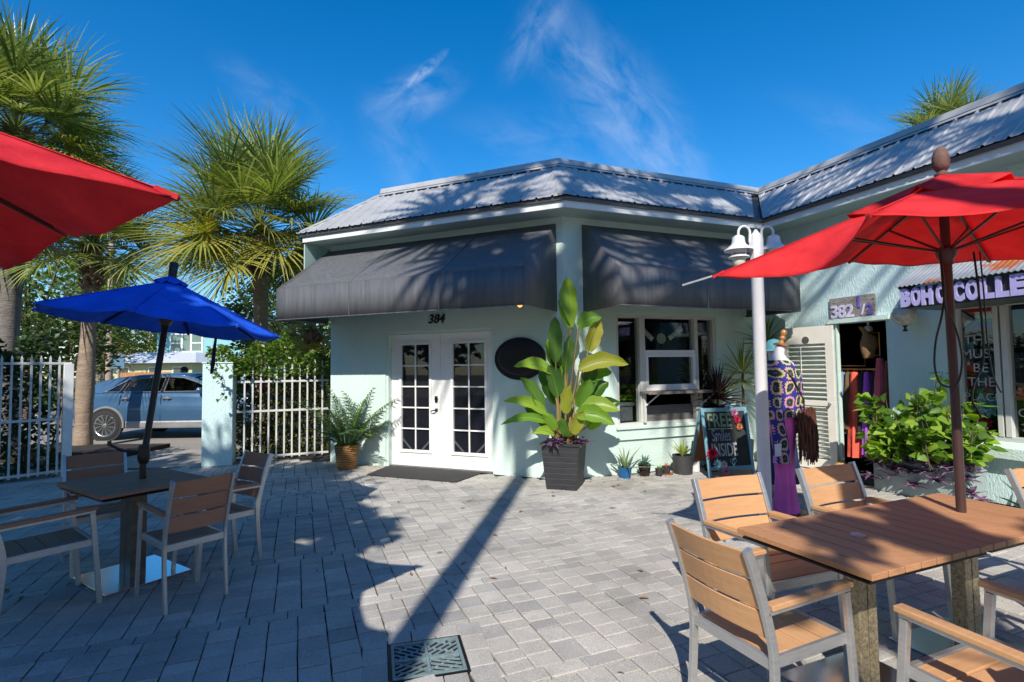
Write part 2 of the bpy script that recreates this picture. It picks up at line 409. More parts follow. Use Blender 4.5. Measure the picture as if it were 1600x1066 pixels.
# fallen leaves
mb = MB(); rnd = random.Random(5)
m_litter = leafmat('dry_leaf', [(.25, .1, .04), (.32, .17, .07), (.2, .13, .07)], .8, .1)
for i in range(260):
    x, y = rnd.uniform(-4, 3.2), rnd.uniform(2.6, 8)
    if i > 70: q_ = (FA.p(rnd.uniform(0, 4.2), rnd.random() ** 2 * .35 + .03, 0) if i % 2 else FB.p(rnd.uniform(0, 3.4), rnd.random() ** 2 * .35 + .03, 0)); x, y = q_.x, q_.y
    if in_building(x, y): continue
    a = rnd.random() * 6.3; l = rnd.uniform(.015, .05) * (.6 if i > 70 else 1); w = l * rnd.uniform(.25, .5); d = V(math.cos(a), math.sin(a), 0); e = V(-d.y, d.x, 0); c = V(x, y, .008)
    mb.add([c - d * l, c + e * w + V(0, 0, .006), c + d * l + V(0, 0, .004), c - e * w + V(0, 0, .007)], [(0, 1, 2, 3)])
obj('fallen_leaves', mb, m_litter, kind='stuff', fix=False)

# ------------------------------------------------------------------ the shop building
B = thing('shop_building', 'mint green stucco corner shop with metal roof and charcoal awnings', 'building', (.749, 7.532, 0))
ZT = 3.76
mb = MB()
mb.fbox(FA, 0, 1.113, -.2, 0, 0, ZT); mb.fbox(FA, 1.113, 3.092, -.2, 0, 2.2, ZT); mb.fbox(FA, 3.092, 4.25, -.2, 0, 0, ZT)
mb.fbox(FA, 4.05, 4.25, -5, -.2, 0, ZT)
obj('door_wall', mb, m_wall, B)
mb = MB()
mb.fbox(FB, 0, .86, -.2, 0, 0, ZT); mb.fbox(FB, .86, 2.75, -.2, 0, 2.37, ZT); mb.fbox(FB, .86, 2.75, -.2, 0, 0, .70); mb.fbox(FB, 2.75, 3.80, -.2, 0, 0, ZT)
obj('window_wall', mb, m_wall, B)
mb = MB()
mb.fbox(FC, -.2, 1.0, -.2, 0, 0, ZT); mb.fbox(FC, 1.0, 1.28, -.045, 0, 0, ZT); mb.fbox(FC, 1.28, 2.03, -.2, 0, 2.17, ZT); mb.fbox(FC, 2.03, 2.78, -.2, 0, 0, ZT)
mb.fbox(FC, 2.78, 4.55, -.2, 0, 2.29, ZT); mb.fbox(FC, 2.78, 4.55, -.2, 0, 0, .70); mb.fbox(FC, 4.55, 7.5, -.2, 0, 0, ZT)
obj('wing_wall', mb, m_wall_wing, B)
# dark rooms behind the glass
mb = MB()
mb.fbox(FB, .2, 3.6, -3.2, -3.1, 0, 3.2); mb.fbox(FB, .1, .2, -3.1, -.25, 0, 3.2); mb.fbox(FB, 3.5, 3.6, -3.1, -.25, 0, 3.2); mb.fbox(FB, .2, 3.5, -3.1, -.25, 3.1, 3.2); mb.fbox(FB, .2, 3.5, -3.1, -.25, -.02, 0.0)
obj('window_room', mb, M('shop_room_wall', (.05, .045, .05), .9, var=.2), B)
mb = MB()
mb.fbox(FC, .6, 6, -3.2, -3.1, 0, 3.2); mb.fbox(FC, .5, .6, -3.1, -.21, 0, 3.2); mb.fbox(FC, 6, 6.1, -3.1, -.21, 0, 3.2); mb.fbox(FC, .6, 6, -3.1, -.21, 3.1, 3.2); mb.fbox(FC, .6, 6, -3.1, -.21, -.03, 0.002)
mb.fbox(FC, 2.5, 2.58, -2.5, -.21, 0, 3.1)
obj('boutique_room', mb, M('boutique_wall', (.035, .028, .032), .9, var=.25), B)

# soffit, fascia and corrugated mansard roof
EO = .43
def corner(f, o, z, s):      # eave corner shared by walls A and B
    return f.p(-.4142 * o, o, z)
def valley(o, z):            # inner corner shared by B and the wing
    return FC.p(o, o, z)
UL = 4.48; UR = 7.5
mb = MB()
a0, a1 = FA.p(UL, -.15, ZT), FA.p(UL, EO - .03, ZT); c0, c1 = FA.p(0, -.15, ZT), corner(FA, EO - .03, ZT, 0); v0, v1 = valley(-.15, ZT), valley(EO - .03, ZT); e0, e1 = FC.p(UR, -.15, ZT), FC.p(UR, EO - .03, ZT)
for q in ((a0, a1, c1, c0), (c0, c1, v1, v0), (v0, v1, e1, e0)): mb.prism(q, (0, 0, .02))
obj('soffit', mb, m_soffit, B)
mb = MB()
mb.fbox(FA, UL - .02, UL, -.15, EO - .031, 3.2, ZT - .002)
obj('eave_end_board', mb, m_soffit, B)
def ring(o, z):              # the eave polyline at distance o out of the walls
    return [FA.p(UL + (o - EO), o, z), corner(FA, o, z, 0), valley(o, z), FC.p(UR, o, z)]
def strip(z0, z1, o0, o1, oi):   # a band that follows the eave
    lo, hi, li, hh = ring(o0, z0), ring(o1, z1), ring(o0 - oi, z0), ring(o1 - oi, z1); m = MB()
    for i in range(3): m.hexa([lo[i], lo[i + 1], li[i + 1], li[i], hi[i], hi[i + 1], hh[i + 1], hh[i]])
    return m
obj('fascia', strip(3.757, 3.85, EO, EO, .03), m_fascia, B)
mb = strip(3.85, 3.895, EO + .035, EO + .045, .09)
obj('drip_edge', mb, m_roofdark, B)
# corrugated panels: trapezoid ribs running up the slope
TH = math.tan(R(40)); OT = -.45; ZE = 3.9
def panel(name, fr, ua, ub, fa, fb):
    """ua..ub the eave ends; fa, fb how much each end moves along u per metre of slope run"""
    m = MB(); pitch = .229; oe = EO + .075; k0 = math.floor(min(ua, ub + 0) / pitch) - 8; k1 = math.ceil(max(ua, ub) / pitch) + 8
    cuts = []
    for k in range(k0, k1):
        for du, h in ((0, 0), (.075, 0), (.09, .006), (.115, .006), (.13, 0), (.188, 0), (.2, .021), (.217, .021)): cuts.append((k * pitch + du, h))
    run = oe - OT
    def clip(u):   # the range of run covered by this rib line
        lo, hi = 0.0, run
        for end, f, sgn in ((ua, fa, 1), (ub, fb, -1)):
            # inside: sgn*(u-(end+f*t))>=0
            g0 = sgn * (u - end); 
            if abs(f) < 1e-9:
                if g0 < 0: return None
                continue
            t = (u - end) / f
            if sgn * -f > 0:   # becomes inside for t > root
                lo = max(lo, t) if g0 < 0 else lo
            else:
                hi = min(hi, t) if g0 >= 0 else -1
        return (lo, hi) if hi > lo + 1e-4 else None
    prev = None
    for u, h in cuts:
        c = clip(u)
        if c is None: prev = None; continue
        cur = [fr.p(u, oe - c[0], ZE + c[0] * TH + h), fr.p(u, oe - c[1], ZE + c[1] * TH + h)]
        if prev: m.quad(prev[0], cur[0], cur[1], prev[1])
        prev = cur
    return obj(name, m, m_roof, B, fix=False)
oe = EO + .075
panel('roof_panel', FA, -.4142 * oe, UL + .08, .4142, -1.0)
panel('roof_panel', FB, -.4142 * oe, 3.80 - oe - .17, .4142, 1.0)
panel('roof_panel', FC, oe, UR, -1.0, 0)
# under-deck so no light leaks, flashings on hip and valley, and the cap
rb = ring(EO + .03, 3.893); run = EO + .03 - OT
rt = [FA.p(UL + EO - .97 + OT * 0 - .0, OT, 3.893 + run * TH - .02)] + ring(OT, 3.893 + run * TH - .02)[1:]
rt[0] = FA.p(UL - run, OT, 3.893 + run * TH - .02)
mb = MB()
for i in range(3): mb.quad(rb[i] - V(0, 0, .01), rb[i + 1] - V(0, 0, .01), rt[i + 1], rt[i])
mb.quad(rb[0] - V(0, 0, .01), rt[0], FA.p(UL - run, -5, rt[0].z), FA.p(UL, -5, 3.87))
obj('roof_deck', mb, m_roofdark, B, fix=False)
mb = MB()
mb.bar(rb[1] + V(0, 0, .035), rt[1] + V(0, 0, .05), .2, .012, up=(0, -.3, 1)); obj('hip_cap', mb, m_roof, B); mb = MB(); mb.bar(rb[0] + V(0, 0, .03), rt[0] + V(0, 0, .05), .14, .03, up=(0, 0, 1))
obj('hip_cap', mb, m_roof, B)
ZC = rt[1].z
def capstrip(z0, z1, o0, o1, th, uoff=0):
    def rg(o, z): return [FA.p(3.53 + uoff, o, z), corner(FA, o, z, 0), valley(o, z), FC.p(UR, o, z)]
    a, b_, c, d = rg(o0, z0), rg(o1, z1), rg(o0 - th, z0), rg(o1 - th, z1); m = MB()
    for i in range(3): m.hexa([a[i], a[i + 1], c[i + 1], c[i], b_[i], b_[i + 1], d[i + 1], d[i]])
    return m
obj('ridge_flashing', capstrip(ZC + .03, ZC + .075, OT + .07, OT + .03, .1), m_roof, B)
obj('parapet_cap', capstrip(ZC + .075, ZC + .19, OT + .005, OT - .03, .2, .02), m_roof, B)
obj('ridge_groove', capstrip(ZC + .069, ZC + .081, OT + .036, OT + .036, .1, .01), m_roofdark, B)
for fr, u0, u1 in ((FA, .35, 3.4), (FB, .35, 4.1), (FC, -.3, UR)):   # foam closures under the flashing
    k = math.floor(u0 / .229); mb = MB()
    while k * .229 < u1:
        a = k * .229 + .01
        if a > u0: mb.fbox(fr, a, a + .165, OT + .074, OT + .088, ZC - .027, ZC + .022)
        k += 1
    obj('ridge_closure', mb, m_black, B)
mb = MB()
for fr, u0, u1 in ((FA, .3, 3.3), (FB, .3, 3.9), (FC, .2, UR)):
    k = math.ceil(u0 / .229)
    while k * .229 < u1:
        for t in (.12, .5, .85): mb.ball(fr.p(k * .229 + .03, EO + .075 - t, ZE + t * TH + .004), .007, 5)
        k += 2
obj('roof_screws', mb, m_roofdark, B)
mb = MB(); mb.prism([FA.p(3.4, OT - .2, ZC), corner(FA, OT - .2, ZC, 0), valley(OT - .2, ZC), FC.p(UR, OT - .2, ZC), FC.p(UR, -6, ZC), FC.p(-6, -6, ZC), FA.p(3.4, -5, ZC)], (0, 0, .04))
obj('flat_roof', mb, m_roofdark, B)

# fabric awnings: sloped hood, valance, cheeks, and a frame beneath
def awning(fr, ub0, ub1, uf0, uf1, dep, z0, z1, zt, seams):
    m = MB(); n = 24; rows = []
    for i in range(7):
        t = i / 6; row = []
        for j in range(n + 1):
            s = j / n; u = (ub0 + (ub1 - ub0) * s) * (1 - t) + (uf0 + (uf1 - uf0) * s) * t
            sag = -.004 * math.sin(math.pi * t)
            row.append(fr.p(u, .012 + (dep - .012) * t, zt + (z1 - zt) * t + sag))
        rows.append(row)
    m.grid(rows)
    rows = []
    for t in (0, .5, 1): rows.append([fr.p(uf0 + (uf1 - uf0) * j / n, dep, z1 + (z0 - z1) * t) for j in range(n + 1)])
    m.grid(rows)
    for ub, uf in ((ub0, uf0), (ub1, uf1)):
        m.add([fr.p(ub, .012, zt), fr.p(uf, dep, z1), fr.p(uf, dep, z0), fr.p(ub, .012, z0)], [(0, 1, 2, 3)])
    o = obj('awning', m, m_awning, B, fix=False, smooth=25, solid=.006)
    f = MB()
    for ub, uf in ((ub0, uf0), (ub1, uf1)):
        s = .03 if ub < ub1 else -.03
        f.tube([fr.p(ub + s, .02, z0 + .02), fr.p(uf + s, dep - .025, z0 + .02)], .012, 6); f.tube([fr.p(uf + s, dep - .025, z0 + .02), fr.p(uf + s, dep - .025, z1 - .03)], .012, 6)
    f.tube([fr.p(uf0, dep - .025, z0 + .02), fr.p(uf1, dep - .025, z0 + .02)], .012, 6)
    obj('awning_frame', f, m_roofdark, o)
    s_ = MB()
    for s in seams:
        ub, uf = ub0 + (ub1 - ub0) * s, uf0 + (uf1 - uf0) * s
        s_.bar(fr.p(ub, .02, zt + .001), fr.p(uf, dep + .002, z1 + .001), .014, .007, up=(0, 0, 1)); s_.fbox(fr, uf - .007, uf + .007, dep, dep + .008, z0 + .01, z1 - .004)
    s_.fbox(fr, min(uf0, uf1), max(uf0, uf1), dep, dep + .007, z0, z0 + .012)
    obj('seam', s_, m_awning, o)
    return o
awning(FA, .10, 4.30, .19, 4.45, 1.0, 2.385, 2.885, 3.66, (.30, .66))
awning(FB, .31, 3.40, .27, 3.45, 1.0, 2.37, 2.87, 3.66, (.45, .8))
mb = MB(); mb.ball(FA.p(.30, .93, 2.40), .035, 8)
m_bulb = bpy.data.materials.new('amber_bulb'); m_bulb.use_nodes = True
m_bulb.node_tree.nodes['Principled BSDF'].inputs['Emission Color'].default_value = (1, .35, .03, 1); m_bulb.node_tree.nodes['Principled BSDF'].inputs['Emission Strength'].default_value = 1.6
obj('amber_lamp', mb, m_bulb, B, smooth=True)

# french doors
D = obj('door_frame', MB().fbox(FA, 3.05, 3.092, -.16, -.02, 0, 2.2).fbox(FA, 1.113, 1.155, -.16, -.02, 0, 2.2).fbox(FA, 1.155, 3.05, -.16, -.02, 2.158, 2.2), m_wall, B)
obj('threshold', MB().fbox(FA, 1.155, 3.05, -.17, -.03, 0, .018), m_roofdark, B)
def french_leaf(u0, u1, pu0, pu1):
    m = MB(); o0, o1 = -.15, -.105; zb, zt = .02, 2.155
    m.fbox(FA, u0, pu0, o0, o1, zb, zt); m.fbox(FA, pu1, u1, o0, o1, zb, zt); m.fbox(FA, pu0, pu1, o0, o1, zb, .28); m.fbox(FA, pu0, pu1, o0, o1, 1.98, zt)
    lf = obj('french_door', m, m_white, B, bevel=.003)
    m = MB(); t = .045
    for a, b_, c, d in ((pu0 - t, pu1 + t, 1.98, 1.98 + t), (pu0 - t, pu1 + t, .28 - t, .28), (pu0 - t, pu0, .28, 1.98), (pu1, pu1 + t, .28, 1.98)): m.fbox(FA, a, b_, o1, o1 + .018, c, d)
    um = (pu0 + pu1) / 2; m.fbox(FA, um - .011, um + .011, -.118, -.098, .28, 1.98)
    for k in range(1, 5): z = .28 + 1.70 * k / 5; m.fbox(FA, pu0, um - .011, -.117, -.099, z - .011, z + .011); m.fbox(FA, um + .011, pu1, -.117, -.099, z - .011, z + .011)
    obj('glazing_bars', m, m_white, lf, bevel=.003)
    obj('glass', MB().fbox(FA, pu0, pu1, -.128, -.124, .28, 1.98), m_doorglass, lf)
    m = MB(); m.quad(FA.p(pu0, -.14, .28), FA.p(pu1, -.14, .28), FA.p(pu1, -.14, 1.98), FA.p(pu0, -.14, 1.98)); nn = 26
    for k in range(nn + 1):
        u = pu0 + (pu1 - pu0) * k / nn; m.fbox(FA, u - .0015, u + .0015, -.137, -.133, .28, 1.45, 1)
    for k in range(64): z = .28 + 1.17 * k / 64; m.fbox(FA, pu0, pu1, -.1365, -.1335, z - .0015, z + .0015, 1)
    obj('screen', m, [m_mesh, M('screen_wire', (.10, .095, .115), .6)], lf, fix=False)
    m = MB()
    for sgn, uu in ((1, pu0), (-1, pu1)): m.bar(FA.p(uu + sgn * .005, -.131, .44), FA.p(uu + sgn * .16, -.131, .285), .03, .004, up=FA.n)
    obj('drape_corner', m, M('pale_curtain', (.35, .34, .36), .8), lf)
    return lf
la = french_leaf(2.106, 3.048, 2.314, 2.847)
lb = french_leaf(1.157, 2.102, 1.321, 1.877)
m = MB(); m.lathe([(.0, 0), (.032, 0), (.032, .012), (.0, .016)], FA.p(2.185, -.105, 1.10), 14, axis=FA.n); m.fbox(FA, 2.162, 2.208, -.105, -.088, 1.05, 1.15)
m.lathe([(.0, 0), (.028, 0), (.026, .02), (.01, .03), (.0, .05)], FA.p(2.185, -.105, .93), 14, axis=FA.n); m.tube([FA.p(2.185, -.06, .93), FA.p(2.21, -.05, .925), FA.p(2.25, -.052, .915), FA.p(2.275, -.06, .905)], [.011, .011, .009, .006], 8)
obj('door_handle', m, m_black, la, smooth=True)
for z in (.32, 1.05, 1.9): obj('hinge', MB().fbox(FA, 3.043, 3.056, -.105, -.085, z - .05, z + .05), m_steel, la)
m = MB(); put_text(m, '384', FA, 2.12, .006, 2.31, .2, extrude=.008, bold=.004, shear=.25)
obj('house_number', m, m_black, B, fix=False)

# the left window with its casement, shelf and contents
F = obj('window_frame', MB().fbox(FB, .86, 2.75, -.14, -.02, 2.32, 2.37).fbox(FB, .86, 2.75, -.14, -.02, .70, .74).fbox(FB, .86, .91, -.14, -.02, .74, 2.32).fbox(FB, 2.70, 2.75, -.14, -.02, .74, 2.32)
        .fbox(FB, 1.285, 1.385, -.14, -.015, .74, 2.32).fbox(FB, 2.325, 2.395, -.14, -.015, .74, 2.32), m_frame, B, bevel=.003)
m = MB(); m.fbox(FB, 1.385, 2.325, -.12, -.02, 1.77, 1.83)
m.fbox(FB, 1.385, 1.43, -.10, -.005, 1.21, 1.77); m.fbox(FB, 2.28, 2.325, -.10, -.005, 1.21, 1.77); m.fbox(FB, 1.43, 2.28, -.10, -.005, 1.21, 1.30); m.fbox(FB, 1.43, 2.28, -.10, -.005, 1.725, 1.768)
obj('sash', m, m_white, F, bevel=.003)
m = MB(); m.fbox(FB, .91, 1.285, -.085, -.08, .74, 2.32); m.fbox(FB, 2.395, 2.70, -.085, -.08, .74, 2.32); m.fbox(FB, 1.385, 2.325, -.085, -.08, 1.83, 2.32); m.fbox(FB, 1.43, 2.28, -.06, -.055, 1.30, 1.725)
obj('pane', m, m_glass, F)
m = MB(); m.fbox(FB, 1.385, 2.325, -.12, -.10, .74, .98); obj('counter_board', m, M('grey_board', (.13, .125, .12), .8, var=.3, scale=8, stretch=(1, 1, 6)), F)
m = MB(); m.fbox(FB, 1.26, 2.60, -.01, .22, 1.175, 1.205); m.fbox(FB, 1.26, 2.60, .2, .23, 1.165, 1.178)
SH = obj('window_shelf', m, M('weathered_shelf', (.20, .17, .15), .8, var=.35, scale=9, stretch=(3, 3, 3)), B, bevel=.004)
for u in (1.33, 2.40):
    m = MB(); m.fbox(FB, u - .02, u + .02, .0, .03, .74, 1.175); m.bar(FB.p(u, .02, .98), FB.p(u + .16, .17, 1.17), .035, .02); obj('bracket', m, m_frame, SH)
m = MB(); m.fbox(FB, .82, 2.78, 0, .05, .655, .70); m.fbox(FB, .84, 2.70, 0, .022, .52, .655); m.fbox(FB, .84, 2.70, 0, .032, .50, .52)
obj('window_sill', m, m_wall, B, bevel=.004)

# wing door opening, boutique window, ledges
obj('door_frame', MB().fbox(FC, 1.281, 1.30, -.045, .012, 0, 2.17).fbox(FC, 1.99, 2.03, -.19, -.01, 0, 2.17).fbox(FC, 1.18, 2.06, .0, .05, 2.172, 2.235), m_wall, B)
F2 = obj('window_frame', MB().fbox(FC, 2.78, 4.55, -.13, -.02, 2.22, 2.29).fbox(FC, 2.78, 4.55, -.13, -.02, .70, .75).fbox(FC, 2.78, 2.83, -.13, -.02, .75, 2.22).fbox(FC, 4.48, 4.55, -.13, -.02, .75, 2.22)
         .fbox(FC, 3.165, 3.215, -.13, -.01, .75, 2.22).fbox(FC, 3.235, 3.29, -.13, -.01, .75, 2.22), m_frame, B, bevel=.003)
obj('pane', MB().fbox(FC, 2.83, 3.165, -.08, -.075, .75, 2.22).fbox(FC, 3.29, 4.48, -.08, -.075, .75, 2.22), m_glass, F2)
m = MB(); z = .95
while z < 2.2:
    m.bar(FC.p(3.42, -.3, z), FC.p(4.4, -.3, z), .06, .006, up=FC.n + V(0, 0, 1.2)); z += .085
m.fbox(FC, 3.36, 3.42, -.32, -.28, .8, 2.2); m.fbox(FC, 3.85, 3.9, -.34, -.33, .8, 2.2)
obj('window_shutter', m, m_cream, F2)
m = MB(); m.prism([FC.p(2.70, 0, .70), FC.p(2.70, .12, .64), FC.p(2.70, .12, .52), FC.p(2.70, 0, .50)], FC.d * 2.0)
obj('window_sill', m, m_wall, B, bevel=.006)

# louvred shutter door folded back beside the opening
th = R(9); sd = V(*(-FC.d * math.cos(th) + FC.n * math.sin(th))); sn = V(*(FC.n * math.cos(th) + FC.d * math.sin(th)))
hp = FC.p(1.27, .05, 0); FS = Frame((hp.x, hp.y), (sd.x, sd.y), (sn.x, sn.y))
w = .80; m = MB(); a, b_ = .115, w - .115
m.fbox(FS, 0, a, -.02, .02, .02, 2.15); m.fbox(FS, b_, w, -.02, .02, .02, 2.15); m.fbox(FS, a, b_, -.02, .02, 1.89, 2.15); m.fbox(FS, a, b_, -.02, .02, .02, .17); m.fbox(FS, a, b_, -.019, .019, .96, 1.04)
SD = obj('shutter_door', m, m_cream, B, bevel=.004)
m = MB()
for z0, z1, k in ((.19, .95, 12), (1.06, 1.88, 12)):
    for i in range(k):
        z = z0 + (z1 - z0) * (i + .5) / k; m.bar(FS.p(a, 0, z), FS.p(b_, 0, z), .062, .011, up=sn * (.25 if z > 1 else -.9) + V(0, 0, 1))
obj('louvres', m, m_cream, SD, bevel=.002)
obj('tilt_rod', MB().tube([FS.p(.47, .038, .25), FS.p(.47, .038, .9)], .006, 6).tube([FS.p(.47, .038, 1.1), FS.p(.47, .038, 1.85)], .006, 6), m_white, SD)
m = MB(); m.lathe([(0, 0), (.055, 0), (.055, .006), (0, .008)], FS.p(.40, .02, 1.95), 20, axis=sn); obj('oval_plate', m, M('pewter', (.16, .15, .14), .4, metal=.5), SD)
m = MB(); m.lathe([(0, 0), (.012, 0), (.014, .02), (.022, .035), (.02, .05), (0, .055)], FS.p(.06, .02, 1.0), 12, axis=sn); obj('door_knob', m, m_steel, SD, smooth=True)
# ------------------------------------------------------------------ chairs
def chair_proto(slat, label):
    t = thing('patio_chair', label, 'chair'); W = .27
    prof_back = [(-.25, 0), (-.225, .22), (-.215, .42), (-.235, .55), (-.285, .72), (-.345, .88)]
    def sect(m, pts, w, h):      # a rectangular tube through points, flat sides square to x
        rows = []
        for i, p in enumerate(pts):
            d = (V(pts[min(i + 1, len(pts) - 1)]) - V(pts[max(i - 1, 0)])).normalized(); x = V(1, 0, 0); y = d.cross(x).normalized(); p = V(p)
            rows.append([p - x * w / 2 - y * h / 2, p + x * w / 2 - y * h / 2, p + x * w / 2 + y * h / 2, p - x * w / 2 + y * h / 2])
        m.grid(rows, closed=True)
        for r in (rows[0], rows[-1]): m.add(r, [(0, 1, 2, 3)])
    def spl(pr, n=4):            # smooth the profile
        out = []
        for i in range(len(pr) - 1):
            p0, p1, p2, p3 = pr[max(i - 1, 0)], pr[i], pr[i + 1], pr[min(i + 2, len(pr) - 1)]
            for k in range(n):
                s = k / n; out.append(tuple(.5 * ((2 * p1[j]) + (-p0[j] + p2[j]) * s + (2 * p0[j] - 5 * p1[j] + 4 * p2[j] - p3[j]) * s * s + (-p0[j] + 3 * p1[j] - 3 * p2[j] + p3[j]) * s ** 3) for j in range(2)))
        return out + [pr[-1]]
    for sx in (-1, 1):
        m = MB(); sect(m, [(sx * (W - .014), y, z) for y, z in spl(prof_back)], .028, .036); obj('leg', m, m_steel, t, bevel=.003)
        m = MB(); sect(m, [(sx * (W - .014), .285, 0), (sx * (W - .014), .262, .3), (sx * (W - .014), .235, .625)], .028, .03); obj('leg', m, m_steel, t, bevel=.003)
        m = MB(); sect(m, [(sx * (W - .014), -.248, .622), (sx * (W - .014), .25, .637)], .028, .016)
        arm = obj('arm_rail', m, m_steel, t, bevel=.002)
        m = MB(); m.bar((sx * (W - .016), -.235, .643), (sx * (W - .016), .265, .657), .05, .024); obj('armrest', m, slat, t, bevel=.005)
    m = MB()
    m.bar((-W + .035, -.21, .415), (-W + .035, .245, .425), .022, .045); m.bar((W - .035, -.21, .415), (W - .035, .245, .425), .022, .045)
    m.bar((-W + .028, -.215, .415), (W - .028, -.215, .415), .022, .045); m.bar((-W + .028, .248, .42), (W - .028, .248, .42), .022, .045)
    obj('seat_frame', m, m_steel, t, bevel=.002)
    m = MB()
    for k in range(4):
        y0 = -.198 + k * .108; dz = -.008 * math.sin(math.pi * (k + .5) / 4)
        m.bar((-W + .047, y0 + .052, .438 + dz), (W - .047, y0 + .052, .438 + dz), .102, .014)
    obj('seat', m, slat, t, bevel=.003)
    m = MB()
    def yb(z):
        for (ya, za), (yb_, zb) in zip(prof_back, prof_back[1:]):
            if za <= z <= zb: return ya + (yb_ - ya) * (z - za) / (zb - za)
    for z0, z1 in ((.515, .625), (.637, .747), (.759, .869)):
        rows = []
        for j in range(9):
            x = -W + .03 + (2 * W - .06) * j / 8; bow = -.022 * math.sin(math.pi * j / 8); ya, yc = yb(z0) + bow, yb(z1) + bow
            rows.append([V(x, ya - .006, z0), V(x, yc - .006, z1), V(x, yc + .007, z1 + .002), V(x, ya + .007, z0 + .002)])
        m.grid(rows, closed=True); m.add(rows[0], [(0, 1, 2, 3)]); m.add(rows[-1], [(3, 2, 1, 0)])
    obj('backrest', m, slat, t, bevel=.003)
    return t
cp = chair_proto(m_slat, 'tan slatted patio chair'); cs = chair_proto(m_slat_shade, 'shade-browned slatted patio chair')
def place(proto, used, x, y, az, label, sx=1, sy=1, group=None):
    """x, y: floor under the middle of the top of the backrest; az: the way the sitter looks, degrees from +y towards +x"""
    o = proto if not used else copy_tree(proto)
    a = R(az); f = V(math.sin(a), math.cos(a), 0); o.location = V(x, y, 0) + f * .345 * sy; o.rotation_euler = (0, 0, -a); o.scale = (sx, sy, 1)
    o['label'] = label; o['group'] = group
g1 = 'tan chairs around the right table'; g2 = 'shade-browned chairs around the left table'
place(cp, 0, .81, 2.29, 66.5, 'tan slatted armchair nearest the camera at the left end of the long table', .87, .96, g1)
place(cp, 1, 1.375, 3.46, 160, 'tan slatted armchair behind the table in front of the white lamp post', 1.0, .95, g1)
place(cp, 1, 2.20, 3.77, 157, 'tan slatted armchair behind the table in front of the louvred shutter door', 1.06, .95, g1)
place(cp, 1, 3.52, 3.66, 157, 'tan slatted armchair at the right edge in front of the boutique window sill', 1.0, .95, g1)
place(cp, 1, 1.965, 1.635, -22.7, 'tan slatted armchair in the bottom right corner with its arms facing the table', 1.10, 1.0, g1)
place(cp, 1, 2.90, 2.08, -22.7, 'tan slatted armchair cut off at the right edge below the umbrella table', 1.08, 1.0, g1)
place(cs, 0, -3.48, 3.42, 38, 'shade-browned slatted armchair cut off at the left edge, facing the blue umbrella pole', 1.0, 1, g2)
place(cs, 1, -3.77, 4.81, 134, 'shade-browned slatted armchair behind the left table next to the white fence', .84, 1, g2)
place(cs, 1, -2.12, 3.67, -53, 'shade-browned slatted armchair with its back to the camera by the polished base plate', .76, .95, g2)
place(cs, 1, -2.25, 4.72, 214, 'shade-browned slatted armchair on the far right of the left table near the pillar', .76, .95, g2)

# ------------------------------------------------------------------ tables
def table(label, cx, cy, az, L, D, slat, ped, hole_cap, pedw, plate, group, seams=8):
    t = thing('patio_table', label, 'table', (cx, cy, 0), 0, group); a = R(az); d = V(math.sin(a), math.cos(a), 0); e = V(-d.y, d.x, 0); fr = Frame((cx, cy), (d.x, d.y), (e.x, e.y))
    m = MB(); w = L / seams
    for k in range(seams): m.fbox(fr, -L / 2 + k * w + .0038, -L / 2 + (k + 1) * w - .0038, -D / 2, D / 2, .712, .74)
    top = obj('tabletop', m, slat, t, bevel=.003)
    m = MB(); m.fbox(fr, -L / 2 + .02, L / 2 - .02, -D / 2 + .02, D / 2 - .02, .69, .70); obj('top_frame', m, m_black, t)
    if hole_cap:
        m = MB(); m.lathe([(0, .740), (.034, .740), (.034, .744), (.02, .749), (0, .750)], (cx, cy, 0), 20); obj('umbrella_hole_cap', m, m_steel, top, smooth=True)
    m = MB(); m.fbox(fr, -pedw, -.004, -pedw * .55, pedw * .55, .012, .69); m.fbox(fr, .004, pedw, -pedw * .55, pedw * .55, .012, .69); obj('pedestal', m, ped, t, bevel=.004)
    m = MB(); m.fbox(fr, -plate[0] / 2, plate[0] / 2, -plate[1] / 2, plate[1] / 2, 0.004, .014); obj('base_plate', m, m_steelbase, t, bevel=.003)
    return t
e1 = (.9205, .3907); e2 = (.3907, -.9205); P0 = (1.171, 2.826)
def tp(a, b): return P0[0] + e1[0] * a + e2[0] * b, P0[1] + e1[1] * a + e2[1] * b
table('tan slatted table with a silver cap in its hole, left one of the joined pair', *tp(.4385, .345), 67, .876, .70, m_tabletop, m_brass, True, .066, (.58, .5), 'tables pushed together under the red umbrella')
table('tan slatted table with the red umbrella pole through it, right one of the joined pair', *tp(1.3145, .345), 67, .876, .70, m_tabletop, m_brass, False, .066, (.58, .5), 'tables pushed together under the red umbrella')
table('shade-darkened brown slatted table with polished steel base plate under the blue umbrella', -3.02, 4.26, 123.5, .87, .74, m_slat_shade, M('dull_bronze_pedestal', (.15, .125, .10), .4, metal=.6, var=.35, scale=14), False, .1, (.64, .58), None)

